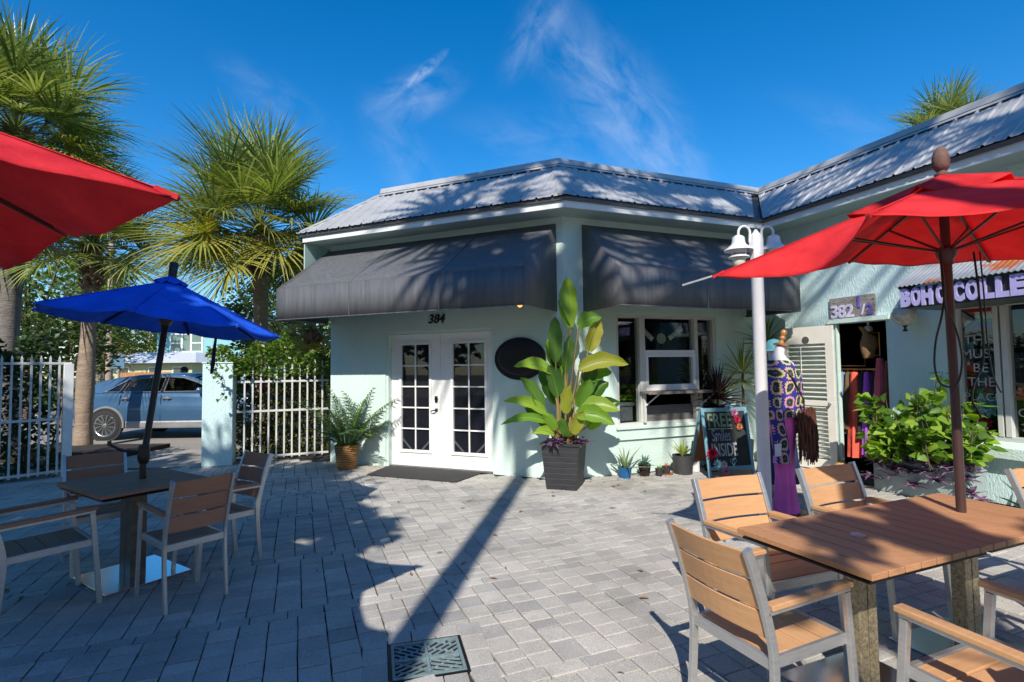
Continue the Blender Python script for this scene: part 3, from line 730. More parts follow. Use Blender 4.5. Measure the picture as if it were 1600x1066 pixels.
# ------------------------------------------------------------------ umbrellas
from mathutils import noise
m_red = fabric('red_canvas', (.78, .04, .045), .40, (1, .006, .02)); m_red2 = fabric('red_canvas_shaded', (.56, .012, .02), 0); m_blue = fabric('blue_canvas', (.014, .14, .86), .2, (.01, .10, .8))  # second red is darkened: the underside's shade is put into its colour
m_bronze = M('bronze_pole', (.085, .045, .042), .4, metal=.3, var=.12); m_poleblack = M('black_pole', (.025, .023, .024), .4, metal=.3, var=.15)
m_finial = M('weathered_wood_finial', (.13, .07, .055), .75, var=.35, scale=25, bump=.2)
def canopy(apex, tips, sag, pull, s0, n=10, k=10, curve=0):
    """panels between neighbouring rib tips; fabric hangs between the ribs"""
    m = MB(); T = [V(t) for t in tips]; A = V(apex); N = len(T)
    for i in range(N):
        a, b = T[i], T[(i + 1) % N]; rows = []
        for si in range(n + 1):
            s = s0 + (1 - s0) * si / n; row = []
            for ti in range(k + 1):
                t = ti / k; h = 4 * t * (1 - t)
                p = A.lerp(a, s).lerp(A.lerp(b, s), t)
                c = V(A.x - p.x, A.y - p.y, 0); sg = sag[i] if isinstance(sag, list) else sag; pl = pull[i] if isinstance(pull, list) else pull
                p = p + c * pl * h * s * s - V(0, 0, sg * h * s ** 1.5) + V(0, 0, curve * math.sin(math.pi * s))
                wr = noise.noise(p * 5.5) * .014 * s * (.3 + h) + math.sin(t * 19 + i * 2 + s * 3) * .0018 * s * s
                p = p + V(0, 0, wr)
                row.append(p)
            rows.append(row)
        m.grid(rows)
    return m
def umbrella(name, label, base, apex, tips, cloth, pole_mat, sag, pull, vent, polepts, pr, hubdrop, finial, group=None, vsag=.02, curve=0, strut=.5):
    t = thing(name, label, 'umbrella', base, 0, group); A = V(apex); T = [V(x) for x in tips]
    cv = obj('canopy', canopy(apex, tips, sag, pull, vent * .55 if vent else .03, curve=curve, n=16, k=18), cloth, t, smooth=70, fix=False, solid=.003)
    for x in T:          # the sewn seam over each rib, and the pocket at its tip
        sm = MB(); s0 = vent * .6 if vent else .05; pts = [A.lerp(x, s0 + (1 - s0) * k / 10) + V(0, 0, curve * math.sin(math.pi * (s0 + (1 - s0) * k / 10)) + .003) for k in range(11)]
        for p, q in zip(pts, pts[1:]): sm.bar(p, q, .016, .003)
        sm.bar(x.lerp(A, .05), x - V(0, 0, .008), .045, .016, w2=.02)
        obj('seam', sm, cloth, cv)
    if vent:
        vt = [A.lerp(x, vent) + V(0, 0, .035) for x in T]; obj('vent_cap', canopy(A + V(0, 0, .045), vt, vsag, .10, .03, 5, 8), cloth, t, smooth=70, fix=False, solid=.003)
    obj('pole', MB().tube(polepts, pr, 14), pole_mat, t, smooth=True)
    ax_ = (A - V(polepts[-2])).normalized(); hub = A - ax_ * hubdrop
    m = MB(); q = ax_
    m.lathe([(0, -.07), (pr * 1.35, -.07), (pr * 1.35, -.045), (pr * 2.1, -.02), (pr * 2.2, .02), (pr * 1.3, .035), (0, .035)], hub, 16, axis=q); obj('hub', m, pole_mat, t, smooth=True)
    m = MB(); m.lathe([(0, -.05), (pr * 1.9, -.04), (pr * 1.9, 0), (0, .01)], A - q * .02, 16, axis=q); obj('crown_hub', m, pole_mat, t)
    for x in T:
        r = MB(); r.bar(A - q * .03, x - V(0, 0, .012), .014, .018, w2=.011, h2=.013); rb = obj('rib', r, m_poleblack if pole_mat is not m_bronze else m_bronze, t)
        r = MB(); mid = A.lerp(x, strut) - V(0, 0, .02); r.bar(hub, mid, .010, .012); obj('strut', r, pole_mat, rb)
    finial(t, A, q)
    return t
def fin_egg(t, A, q):
    m = MB(); m.lathe([(0, 0), (.034, .0), (.036, .012), (.022, .022), (.022, .03), (.032, .038), (.040, .055), (.044, .085), (.042, .115), (.032, .15), (.015, .172), (0, .177)], A + V(0, 0, .035), 18, axis=q); obj('finial', m, m_finial, t, smooth=True)
def fin_cyl(t, A, q):
    m = MB(); m.lathe([(0, 0), (.026, 0), (.03, .015), (.034, .03), (.036, .13), (.036, .15), (0, .152)], A + V(0, 0, .01), 16, axis=q); obj('finial', m, m_poleblack, t, smooth=True)
cx, cy = 2.553, 3.067
def rt_(az, r, z): return (cx + r * math.sin(R(az)), cy + r * math.cos(R(az)), z)
tips = [rt_(-128, 1.24, 2.25), (1.26, 3.29, 2.15), (1.80, 4.06, 2.29), (2.68, 4.16, 2.40), (3.50, 3.84, 2.335), rt_(98, 1.25, 2.27), rt_(143, 1.25, 2.24), rt_(188, 1.25, 2.245)]
UR_ = umbrella('market_umbrella', 'red market umbrella standing over the long tan table on the right', (cx, cy, 0), (cx - .01, cy, 2.655), tips, m_red, m_bronze,
         [.10, .03, .05, .045, .04, .04, .04, .04], [.20, .10, .08, .05, .05, .05, .05, .05], .40, [(cx, cy, .03), (cx, cy, 1.4), (cx - .005, cy, 2.0), (cx - .01, cy, 2.66)], .024, .42, fin_egg, 'red canvas umbrellas', .05)
m = MB(); m.bar((1.26, 3.29, 2.152), (1.10, 3.38, 2.11), .011, .011); obj('bare_rib_end', m, m_steel, UR_)
# cords hanging from its hub
def hang(label, pts, r=.0055):
    P = [V(p) for p in pts]; out = []
    for i in range(len(P) - 1):
        p0, p1, p2, p3 = P[max(i - 1, 0)], P[i], P[i + 1], P[min(i + 2, len(P) - 1)]
        for k in range(6):
            s = k / 6; out.append(.5 * ((2 * p1) + (p2 - p0) * s + (2 * p0 - 5 * p1 + 4 * p2 - p3) * s * s + (3 * p1 - p0 - 3 * p2 + p3) * s ** 3))
    out.append(P[-1])
    tag(obj('umbrella_cord', MB().tube(out, r, 6), m_black, smooth=True), label, 'cord', 'cords hanging from the red umbrella')
hx, hy = 2.543, 3.05
def hq(px, py, Y=2.98):   # metres in the vertical plane just in front of the pole
    return (px, Y, py)
hang('black cord hanging in a long closed loop left of the bronze umbrella pole', [hq(2.44, 2.23), hq(2.45, 2.0), hq(2.43, 1.86), hq(2.39, 1.72), hq(2.375, 1.58), hq(2.40, 1.48), hq(2.47, 1.455), hq(2.51, 1.50), hq(2.53, 1.60), hq(2.52, 1.72), hq(2.485, 1.84), hq(2.45, 1.92), hq(2.44, 2.22)])
hang('black cord trailing down along the right side of the bronze umbrella pole', [hq(2.63, 2.22), hq(2.645, 2.0), hq(2.655, 1.75), hq(2.645, 1.58), hq(2.59, 1.47), hq(2.575, 1.38), hq(2.60, 1.33), hq(2.62, 1.28)])
hang('thin black cord hanging straight from the umbrella hub to the right', [hq(2.665, 2.22), hq(2.675, 1.95), hq(2.68, 1.7), hq(2.70, 1.52), hq(2.74, 1.42)], .004)
# square umbrella at the left edge
c = V(-2.47, 1.5, 0); s1 = V(math.sin(R(302)), math.cos(R(302)), 0) * .96; s2 = V(math.sin(R(212)), math.cos(R(212)), 0) * .96
tp_ = []
for p in (-s1 - s2, -s2, s1 - s2, s1, s1 + s2, s2, s2 - s1, -s1): q = c + p; tp_.append((q.x, q.y, 2.205 + (.0 if abs(p.length - .96) > .1 else .012)))
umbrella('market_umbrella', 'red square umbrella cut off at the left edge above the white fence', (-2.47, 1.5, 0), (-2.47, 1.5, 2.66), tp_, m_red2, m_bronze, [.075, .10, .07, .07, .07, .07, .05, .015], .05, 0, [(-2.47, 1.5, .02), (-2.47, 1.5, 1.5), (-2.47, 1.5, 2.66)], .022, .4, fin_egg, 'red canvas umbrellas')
m = MB(); m.lathe([(0, 0), (.26, 0), (.26, .03), (.22, .06), (.05, .09), (.04, .25), (0, .25)], (-2.47, 1.5, 0), 24)
obj('umbrella_base', m, m_poleblack, bpy.data.objects['market_umbrella.001'], smooth=True)
LU = bpy.data.objects['market_umbrella.001']; NU = copy_tree(LU); NU.location = (-2.20, -.56, 0); NU.rotation_euler.z = R(-36); NU.scale = (1, 1, 1.36); NU['label'] = 'unseen red square umbrella added behind the viewer to shade the left paving'  # unseen umbrella, added and stretched so its shadow fills the left paving
# blue one
bc = V(-3.04, 4.62, 2.013); bt = []
for i in range(8):
    a = R(-110.37 + 45 * i); dx, dy = .93 * math.sin(a), .93 * math.cos(a); bt.append((bc.x + dx, bc.y + dy, bc.z - .098 * dx - .063 * dy))
BU = umbrella('market_umbrella', 'blue market umbrella with tilted pole over the left table', (-2.99, 4.31, 0), (-2.985, 4.62, 2.40), bt, m_blue, m_poleblack, .03, .02, .15, [(-2.99, 4.31, .03), (-2.99, 4.31, .9), (-2.988, 4.335, 1.0), (-2.99, 4.50, 1.75), (-2.985, 4.62, 2.40)], .025, .36, fin_cyl, None)
m = MB(); m.lathe([(0, -.07), (.032, -.07), (.045, -.03), (.045, .05), (.034, .08), (0, .08)], (-2.99, 4.318, .93), 16); m.tube([(-3.0, 4.30, .95), (-3.10, 4.22, .98), (-3.17, 4.19, 1.03)], [.012, .011, .01], 8); m.tube([(-3.17, 4.19, 1.02), (-3.175, 4.19, 1.06)], .014, 8)
obj('crank', m, m_poleblack, BU, smooth=True)
m = MB(); m.tube([(-2.96, 5.28, 1.93), (-2.97, 5.27, 1.8), (-2.975, 5.26, 1.66), (-2.99, 5.26, 1.57)], [.012, .016, .02, .012], 8); obj('tie_strap', m, fabric('navy_strap', (.006, .015, .09), 0), BU)

# ------------------------------------------------------------------ lamp post with two lanterns
po = V(2.435, 5.20, 0)
LP = thing('lamp_post', 'white double-headed lamp post with bell shaped lanterns', 'lamp post', po)
m_postw = M('lamp_post_paint', (.66, .66, .68), .4, var=.05, grime=.1)
m = MB(); m.lathe([(0, 0), (.085, 0), (.085, .04), (.066, .07), (.060, .1), (.058, 2.52), (.064, 2.53), (.064, 2.55), (.055, 2.56), (0, 2.56)], po, 24); obj('pole', m, m_postw, LP, smooth=True)
m = MB(); m.lathe([(.03, 2.56), (.06, 2.62), (.070, 2.70), (.070, 2.80), (.055, 2.87), (.03, 2.90), (.012, 2.93), (0, 2.935)], po, 8); obj('top_cap', m, m_postw, LP)
for sx in (-1, 1):
    pz = po + V(0, 0, .10)
    L_ = V(po.x + sx * .17, po.y + .0, 0); m = MB()
    pts = [pz + V(sx * .05, 0, 2.66), pz + V(sx * .062, 0, 2.72)] + [pz + V(sx * (.115 - .058 * math.cos(a)), 0, 2.80 + .068 * math.sin(a)) for a in np.linspace(0, math.pi, 9)] + [pz + V(sx * .173, 0, 2.76)]
    m.tube(pts, .0125, 8); arm = obj('lantern_arm', m, m_postw, LP, smooth=True)
    c = pz + V(sx * .175, 0, 0); m = MB()
    m.lathe([(0, 2.775), (.03, 2.775), (.058, 2.755), (.064, 2.70), (.07, 2.685), (.085, 2.67), (.135, 2.632), (.138, 2.622), (.125, 2.622), (.08, 2.645), (.0, 2.66)], c, 24)
    m.lathe([(.07, 2.645), (.074, 2.645), (.074, 2.595), (.07, 2.595)], c, 20); m.lathe([(.06, 2.585), (.098, 2.562), (.10, 2.552), (.09, 2.552), (.055, 2.57)], c, 24)
    for k in range(4):
        a = k * math.pi / 2 + .4; m.tube([c + V(.078 * math.cos(a), .078 * math.sin(a), 2.64), c + V(.085 * math.cos(a), .085 * math.sin(a), 2.565)], .005, 5)
    obj('lantern_shade', m, m_postw, LP, smooth=True)
    m = MB(); m.lathe([(.045, 2.60), (.056, 2.57), (.062, 2.53), (.058, 2.49), (.04, 2.46), (.015, 2.447), (0, 2.445)], c, 20)
    obj('glass_globe', m, M('frosted_globe', (.62, .60, .50), .15, var=.08, scale=30, spec=.7), LP, smooth=True)

# ------------------------------------------------------------------ wall signs
S1 = thing('oval_sign', 'glossy black oval wall sign beside the white french doors', 'sign', FA.p(.69, 0, 1.72))
m = MB()
def oval(fr, u, z, a, b, o): return [fr.p(u + a * math.cos(t), o, z + b * math.sin(t)) for t in np.linspace(0, 2 * math.pi, 57)[:-1]]
m.grid([oval(FA, .69, 1.72, .395, .30, .0), oval(FA, .69, 1.72, .41, .315, .012), oval(FA, .69, 1.72, .40, .305, .03), oval(FA, .69, 1.72, .375, .28, .032)], closed=True); m.add(oval(FA, .69, 1.72, .375, .28, .028), [tuple(range(56))])
obj('oval_board', m, m_blackpaint, S1, fix=True)
m = MB()
m.grid([oval(FA, .69, 1.72, .335, .238, .029), oval(FA, .69, 1.72, .335, .238, .031), oval(FA, .69, 1.72, .325, .228, .031), oval(FA, .69, 1.72, .325, .228, .029)], closed=True)
obj('raised_line', m, M('dark_gloss_line', (.02, .022, .03), .2), S1)
S2 = thing('address_plaque', 'weathered plank plaque reading 382 1/2 above the boutique door', 'sign', FC.p(1.55, 0, 2.39))
m = MB()
for k in range(4): z = 2.238 + k * .0765; m.fbox(FC, 1.215 + .004 * (k % 2), 1.885 - .005 * ((k + 1) % 2), .004, .03, z, z + .074)
obj('planks', m, M('grey_driftwood', (.27, .25, .235), .85, var=.75, scale=9, stretch=(2.5, 2.5, 14), bump=.3), S2, bevel=.003)
m_lil = M('lilac_letter_paint', (.40, .37, .66), .5, var=.12, scale=12); m_num = M('pale_number', (.66, .62, .80), .5, var=.1)
m = MB(); put_text(m, '382', FC, 1.41, .034, 2.255, .25, extrude=.008, bold=.006, spacing=.92); m2 = MB(); put_text(m2, '1', FC, 1.665, .034, 2.375, .23, extrude=.008, bold=.006); put_text(m2, '2', FC, 1.81, .034, 2.27, .2, extrude=.008, bold=.006)
m3 = MB(); put_text(m3, '/', FC, 1.72, .034, 2.27, .2, extrude=.006, bold=.003); obj('slash', m3, m_num, S2, fix=False)
obj('digits', m, m_num, S2, fix=False); obj('fraction', m2, M('violet_number', (.17, .13, .48), .5), S2, fix=False)
S3 = thing('shop_sign', 'purple block letter boutique sign below a small corrugated hood', 'sign', FC.p(3.3, 0, 2.3))
m = MB(); m.fbox(FC, 2.655, 5.2, .70, .735, 2.225, 2.46); obj('sign_board', m, M('dark_sign_board', (.02, .019, .026), .6, var=.3), S3)
m = MB(); m.fbox(FC, 2.66, 5.2, .02, .70, 2.225, 2.24); m.bar(FC.p(2.68, 0, 2.35), FC.p(2.68, .7, 2.26), .02, .03); obj('bracket', m, m_roofdark, S3)
def fit_letter(mb, ch, fr, u0, u1, o, z0, z1, **k):
    vs, fs = text_mesh(ch, .25, **k); xs = [v[0] for v in vs]; ys = [v[1] for v in vs]; a, b_, c_, d_ = min(xs), max(xs), min(ys), max(ys)
    return mb.add([fr.p(u0 + (u1 - u0) * (x - a) / (b_ - a), o + zz, z0 + (z1 - z0) * (y - c_) / (d_ - c_)) for x, y, zz in vs], fs)
for ch, u0, u1 in (('B', 2.668, 2.776), ('O', 2.778, 2.886), ('H', 2.892, 3.004), ('O', 3.04, 3.145), ('C', 3.205, 3.310), ('O', 3.322, 3.440), ('L', 3.452, 3.570), ('L', 3.582, 3.692), ('E', 3.702, 3.815)):
    m = MB(); fit_letter(m, ch, FC, u0, u1, .75, 2.237, 2.452, extrude=.014, bold=.016)
    obj('letter', m, m_lil, S3, fix=False)
def rust_metal():
    m = M('rusting_corrugated_metal', (.33, .35, .38), .5, metal=.3, var=.12, scale=5); nt = m.node_tree; N = nt.nodes.new; L = nt.links.new; b = nt.nodes['Principled BSDF']; src = b.inputs['Base Color'].links[0].from_socket
    tc = N('ShaderNodeTexCoord'); no = N('ShaderNodeTexNoise'); no.inputs['Scale'].default_value = 3.2; no.inputs['Detail'].default_value = 6; L(tc.outputs['Object'], no.inputs['Vector'])
    mr = N('ShaderNodeMapRange'); mr.inputs['From Min'].default_value = .57; mr.inputs['From Max'].default_value = .65; dt = N('ShaderNodeVectorMath'); dt.operation = 'DOT_PRODUCT'; L(tc.outputs['Object'], dt.inputs[0]); dt.inputs[1].default_value = (.3714, -.9285, 0); ma = N('ShaderNodeMath'); ma.operation = 'MULTIPLY_ADD'; L(dt.outputs['Value'], ma.inputs[0]); ma.inputs[1].default_value = .16; L(no.outputs['Fac'], ma.inputs[2]); L(ma.outputs[0], mr.inputs['Value'])
    mx = N('ShaderNodeMix'); mx.data_type = 'RGBA'; L(mr.outputs[0], mx.inputs['Factor']); L(src, mx.inputs['A']); mx.inputs['B'].default_value = (.42, .13, .045, 1); L(mx.outputs['Result'], b.inputs['Base Color']); return m
m = MB(); rows = [[], []]
for k in range(0, 321):
    u = 2.63 + k * .0085; h = .008 * math.sin(k * math.pi / 3); rows[0].append(FC.p(u, .01, 2.95 + h)); rows[1].append(FC.p(u, .80, 2.475 + h))
m.grid(rows); obj('corrugated_hood', m, rust_metal(), S3, smooth=60, fix=False, solid=.003)
m = MB(); m.prism([FC.p(2.64, 0, 2.92), FC.p(2.64, .76, 2.47), FC.p(2.64, .72, 2.44), FC.p(2.64, 0, 2.60)], FC.d * .015); obj('hood_cheek', m, m_roofdark, S3)
WL = thing('wall_lantern', 'frosted globe wall lantern with black finial beside the purple sign', 'wall lamp', FC.p(2.36, 0, 2.3))
c = FC.p(2.36, .2, 2.20); m = MB(); m.lathe([(.02, .13), (.06, .12), (.12, .07), (.145, .0), (.13, -.06), (.09, -.11), (.04, -.14), (0, -.145)], c, 24); obj('globe', m, M('swirled_glass_globe', (.50, .47, .40), .12, var=.4, scale=11, spec=.7), WL, smooth=True)
m = MB(); m.lathe([(0, 0), (.022, 0), (.03, .02), (.012, .03), (.012, .05), (.025, .06), (.03, .075), (0, .08)], c - V(0, 0, .215), 14); obj('bottom_finial', m, m_black, WL, smooth=True)
m = MB(); m.tube([FC.p(2.36, .0, 2.50), FC.p(2.35, .08, 2.58), FC.p(2.355, .16, 2.52), FC.p(2.36, .2, 2.36)], .014, 8); m.lathe([(.05, 0), (.075, .03), (.05, .06), (0, .075)], c + V(0, 0, .1), 18); obj('arm', m, m_postw, WL, smooth=True)

# ------------------------------------------------------------------ doormats
m_mat = M('rubber_doormat', (.04, .039, .04), .95, var=.3, scale=90, bump=.5, bscale=160, grime=.2)
fm = Frame((-1.385, 8.066), (.9192, -.3938), (.3938, .9192)); m = MB(); m.prism([V(-2.057, 8.70, .006), V(-2.21, 8.03, .006), V(-.80, 7.43, .006), V(-.50, 8.02, .006)], (0, 0, .012)); tag(obj('doormat', m, m_mat, bevel=.004), 'worn charcoal doormat in front of the white french doors', 'doormat')
m = MB(); m.fbox(FC, 1.30, 2.0, .02, .42, .006, .018); tag(obj('doormat', m, m_mat, bevel=.003), 'black doormat at the open boutique doorway', 'doormat')
# ------------------------------------------------------------------ leaf helpers
def strap(m, base, d, L, w, droop, n=5, mi=0, fold=.15, twist=0, side=None):
    """a strap or blade leaf arching from base in direction d"""
    p = V(base); d = V(d).normalized(); s = d.cross(V(0, 0, 1)) if side is None else V(side)
    if s.length < .05: s = V(1, 0, 0)
    s.normalize(); rows = []; st = L / n
    for i in range(n + 1):
        t = i / n; ww = w * (min(1, .45 + 2.4 * t) if t < .3 else 1) * (1 - max(0, t - .35) / .65) ** .8 + .0006
        u = s.cross(d).normalized()
        rows.append([p - s * ww / 2 + u * fold * ww, p, p + s * ww / 2 + u * fold * ww])
        p = p + d * st; d = (d - V(0, 0, droop * (.4 + t))).normalized(); s = (s - d * s.dot(d)).normalized()
    m.grid(rows, mi)
def leaf(m, base, d, L, w, droop=.1, up=None, mi=0, fold=.2, n=4, wave=0, blunt=.5):
    """an ovate leaf blade"""
    p = V(base); d = V(d).normalized(); s = d.cross(V(up) if up is not None else V(0, 0, 1))
    if s.length < .05: s = V(1, 0, 0)
    s.normalize(); rows = []; st = L / n
    for i in range(n + 1):
        t = i / n; ww = w * max(.02, math.sin(math.pi * min(1, t ** blunt * .97 + .03))) ** .8; u = s.cross(d).normalized()
        wv = wave * math.sin(t * 9) * ww
        rows.append([p - s * ww / 2 + u * (fold * ww + wv), p, p + s * ww / 2 + u * (fold * ww - wv)])
        p = p + d * st; d = (d - V(0, 0, droop)).normalized(); s = (s - d * s.dot(d)).normalized()
    m.grid(rows, mi)
def rdir(rnd, zmin=-1, zmax=1):
    z = rnd.uniform(zmin, zmax); a = rnd.random() * 6.2832; r = math.sqrt(max(0, 1 - z * z)); return V(r * math.cos(a), r * math.sin(a), z)
def pot_shell(m, c, r0, r1, h, wall=.012, n=24, lip=0):
    m.lathe([(0, 0), (r0, 0), (r1, h - lip), (r1 + (.006 if lip else 0), h - lip), (r1 + (.006 if lip else 0), h), (r1 - wall, h), (r1 - wall - .006, h - .03), (0, h - .032)], c, n)
m_soil = M('potting_soil', (.025, .018, .013), .95, var=.5, scale=50, bump=.5)
m_green = leafmat('fresh_green', [(.05, .11, .02), (.09, .18, .03), (.15, .27, .04), (.22, .33, .06)], .4, .35)
m_lime = leafmat('lime_green', [(.14, .28, .03), (.22, .38, .04), (.33, .46, .06), (.10, .2, .03)], .4, .4)
m_deep = leafmat('deep_green', [(.018, .045, .012), (.03, .07, .018), (.05, .10, .025), (.03, .06, .02)], .4, .25)
m_banana = leafmat('paddle_green', [(.08, .19, .025), (.15, .30, .035), (.27, .42, .045), (.06, .15, .03)], .33, .38, .5)
m_bananayel = leafmat('paddle_yellow', [(.42, .38, .04), (.36, .28, .05), (.30, .33, .04)], .45, .4)
m_sheath = leafmat('dry_sheath', [(.20, .12, .05), (.32, .22, .08), (.26, .26, .08)], .7, .1)
m_purple = leafmat('purple_heart', [(.10, .05, .11), (.17, .09, .17), (.24, .15, .23), (.07, .03, .08)], .5, .2)
m_aloe = leafmat('succulent', [(.12, .20, .12), (.18, .26, .14), (.25, .30, .12)], .45, .15)
m_red_leaf = leafmat('cordyline_red', [(.045, .014, .02), (.09, .02, .03), (.03, .012, .015)], .4, .25)

# basket with a leafy bamboo palm
t = thing('potted_palm', 'feathery green potted palm in a tan woven basket left of the french doors', 'potted plant', (-2.69, 8.62, 0))
c = V(-2.69, 8.62, 0)
def wicker():
    m, nt, b = _mat('woven_wicker'); N = nt.nodes.new; L = nt.links.new; tc = N('ShaderNodeTexCoord'); mp = N('ShaderNodeMapping'); mp.inputs['Scale'].default_value = (1, 1, 1); L(tc.outputs['Object'], mp.inputs[0])
    w = N('ShaderNodeTexWave'); w.bands_direction = 'Z'; w.inputs['Scale'].default_value = 11; w.inputs['Distortion'].default_value = 3; w.inputs['Detail'].default_value = 2; L(mp.outputs[0], w.inputs[0])
    cr = N('ShaderNodeValToRGB'); cr.color_ramp.elements[0].color = (.16, .075, .025, 1); cr.color_ramp.elements[1].color = (.48, .24, .07, 1); L(w.outputs['Fac'], cr.inputs[0]); L(cr.outputs[0], b.inputs['Base Color']); b.inputs['Roughness'].default_value = .7
    bp = N('ShaderNodeBump'); bp.inputs['Strength'].default_value = .8; bp.inputs['Distance'].default_value = .012; L(w.outputs['Fac'], bp.inputs['Height']); L(bp.outputs[0], b.inputs['Normal']); return m
m = MB(); prof = [(0, 0), (.145, 0)]
for k in range(1, 13): z = .37 * k / 12; prof.append((.145 + .045 * k / 12 + (.006 if k % 2 else 0), z))
prof += [(.195, .38), (.185, .385), (.175, .36), (0, .34)]
m.lathe(prof, c, 40); obj('basket', m, wicker(), t, smooth=60)
m = MB(); rnd = random.Random(11); st = MB()
for k in range(58):
    a = rnd.random() * 6.283; lean = rnd.uniform(.02, .75); L_ = rnd.uniform(.5, 1.18) * (1 - .35 * (lean > .55)); p = c + V(.09 * math.cos(a), .09 * math.sin(a), .34); d = V(lean * math.cos(a), lean * math.sin(a), 1).normalized(); pts = [p]
    for i in range(10):
        p = p + d * L_ / 10; d = (d + V(.045 * math.cos(a), .045 * math.sin(a), -.05 - .06 * lean)).normalized(); pts.append(p)
        if i > 2:
            s = d.cross(V(0, 0, 1)); s = s.normalized() if s.length > .01 else V(1, 0, 0)
            for sg in (-1, 1):
                for q in (0, .5):
                    dd = (s * sg + d * .75 + V(0, 0, -.1 + rnd.uniform(-.25, .2))).normalized(); strap(m, p - d * L_ / 10 * q, dd, rnd.uniform(.12, .22) * (1 - .04 * i), .023, .16, 3)
    st.tube(pts, [.006 - .0004 * i for i in range(11)], 5)
obj('fronds', m, leafmat('bamboo_palm', [(.045, .10, .03), (.08, .16, .045), (.12, .21, .07), (.22, .28, .06)], .4, .3), t, fix=False, smooth=True); obj('stems', st, m_green, t, smooth=True)

# bird of paradise in the tall black planter
pc = V(.68, 7.13, 0); t = thing('potted_plant', 'tall bird of paradise plant in a square black planter at the building corner', 'potted plant', pc)
def sqpot(m, c, az, w0, w1, h, grooves):
    a = R(az); d = V(math.sin(a), math.cos(a), 0); e = V(d.y, -d.x, 0); rows = []
    zs = [0] + [h * k / grooves for k in range(1, grooves)] + [h]
    for i, z in enumerate(zs):
        w = w0 + (w1 - w0) * (z / h) ** .85
        if 0 < i < len(zs) - 1:
            for dz, dw in ((-.005, 0), (-.002, -.004), (.002, -.004), (.005, 0)): ww = (w + dw) / 2; rows.append([V(c) + d * ww * sx + e * ww * sy + V(0, 0, z + dz) for sx, sy in ((1, 1), (-1, 1), (-1, -1), (1, -1))])
        else:
            ww = w / 2; rows.append([V(c) + d * ww * sx + e * ww * sy + V(0, 0, z) for sx, sy in ((1, 1), (-1, 1), (-1, -1), (1, -1))])
    for w, z in ((w1 + .03, h), (w1 + .03, h + .03), (w1 - .04, h + .03), (w1 - .05, h - .05)): rows.append([V(c) + d * w / 2 * sx + e * w / 2 * sy + V(0, 0, z) for sx, sy in ((1, 1), (-1, 1), (-1, -1), (1, -1))])
    m.grid(rows, closed=True); m.add(rows[-1], [(0, 1, 2, 3)]); m.add(rows[0], [(3, 2, 1, 0)])
m = MB(); sqpot(m, pc, 109, .40, .50, .57, 8); obj('planter', m, M('black_planter', (.028, .028, .032), .55, var=.25, scale=7, stretch=(1, 1, 4)), t)
m = MB(); st = MB(); rnd = random.Random(4)
# petiole base offset, blade start, blade tip (metres from the pot centre), width, colour, facing
BL = [((.03, .05), (.10, -.02, 2.12), (.08, -.02, 2.80), .22, 0), ((-.08, .0), (-.10, -.05, 1.66), (-.10, -.04, 2.27), .17, 0), ((.06, .02), (.22, -.02, 2.12), (.52, -.1, 2.28), .2, 0), ((.02, .05), (.12, .0, 2.16), (-.05, .02, 2.5), .16, 0),
      ((.08, .0), (.34, -.06, 1.80), (.50, -.08, 2.2), .19, 1), ((.05, -.05), (.20, -.10, 1.56), (.86, -.12, 1.68), .20, 1), ((.06, .05), (.26, .02, 1.38), (.68, .1, 1.56), .20, 0), ((-.05, -.04), (-.16, -.10, 1.52), (-.66, -.2, 1.66), .17, 0),
      ((-.1, -.02), (-.28, -.05, 1.02), (-.58, -.1, 1.46), .17, 0), ((-.08, .05), (-.24, -.10, .98), (-.80, -.2, 1.22), .13, 0), ((-.1, .02), (-.22, -.1, .86), (-.84, -.25, .92), .11, 0), ((.08, -.06), (.22, -.14, 1.02), (.70, -.25, 1.06), .22, 2), ((.05, -.1), (.14, -.22, .98), (.62, -.35, .90), .2, 2),
      ((.02, -.1), (.1, -.2, .72), (.24, -.28, 1.02), .15, 1), ((-.03, -.08), (-.12, -.22, .78), (-.30, -.3, 1.02), .13, 2), ((.1, .05), (.3, .0, 1.2), (.42, .05, 1.62), .2, 3), ((0, .06), (-.02, .02, 1.3), (-.14, .05, 1.74), .2, 3), ((.1, .04), (.30, .05, .9), (.78, .02, 1.16), .2, 3),
      ((-.06, -.1), (-.15, -.18, .72), (-.44, -.3, .78), .11, 2), ((.03, .03), (.03, .0, 1.52), (.10, -.02, 2.02), .15, 3), ((-.02, .08), (-.10, .06, 1.1), (-.32, .0, 1.55), .2, 3), ((.08, .02), (.2, -.05, 1.05), (.36, -.1, 1.42), .18, 0), ((.0, -.05), (.02, -.12, .98), (.06, -.2, 1.36), .15, 1),
      ((-.04, .06), (-.06, .05, 1.45), (-.22, .02, 1.95), .18, 0), ((.09, .06), (.36, .06, 1.10), (.62, .04, 1.42), .21, 3), ((-.08, .03), (-.20, .02, .80), (-.52, -.04, 1.10), .18, 3), ((.06, -.02), (.30, -.1, .80), (.55, -.2, 1.0), .2, 0), ((.02, -.08), (.06, -.2, .70), (-.1, -.36, .94), .15, 0), ((-.05, -.02), (-.08, -.08, 1.2), (-.20, -.14, 1.62), .17, 3)]
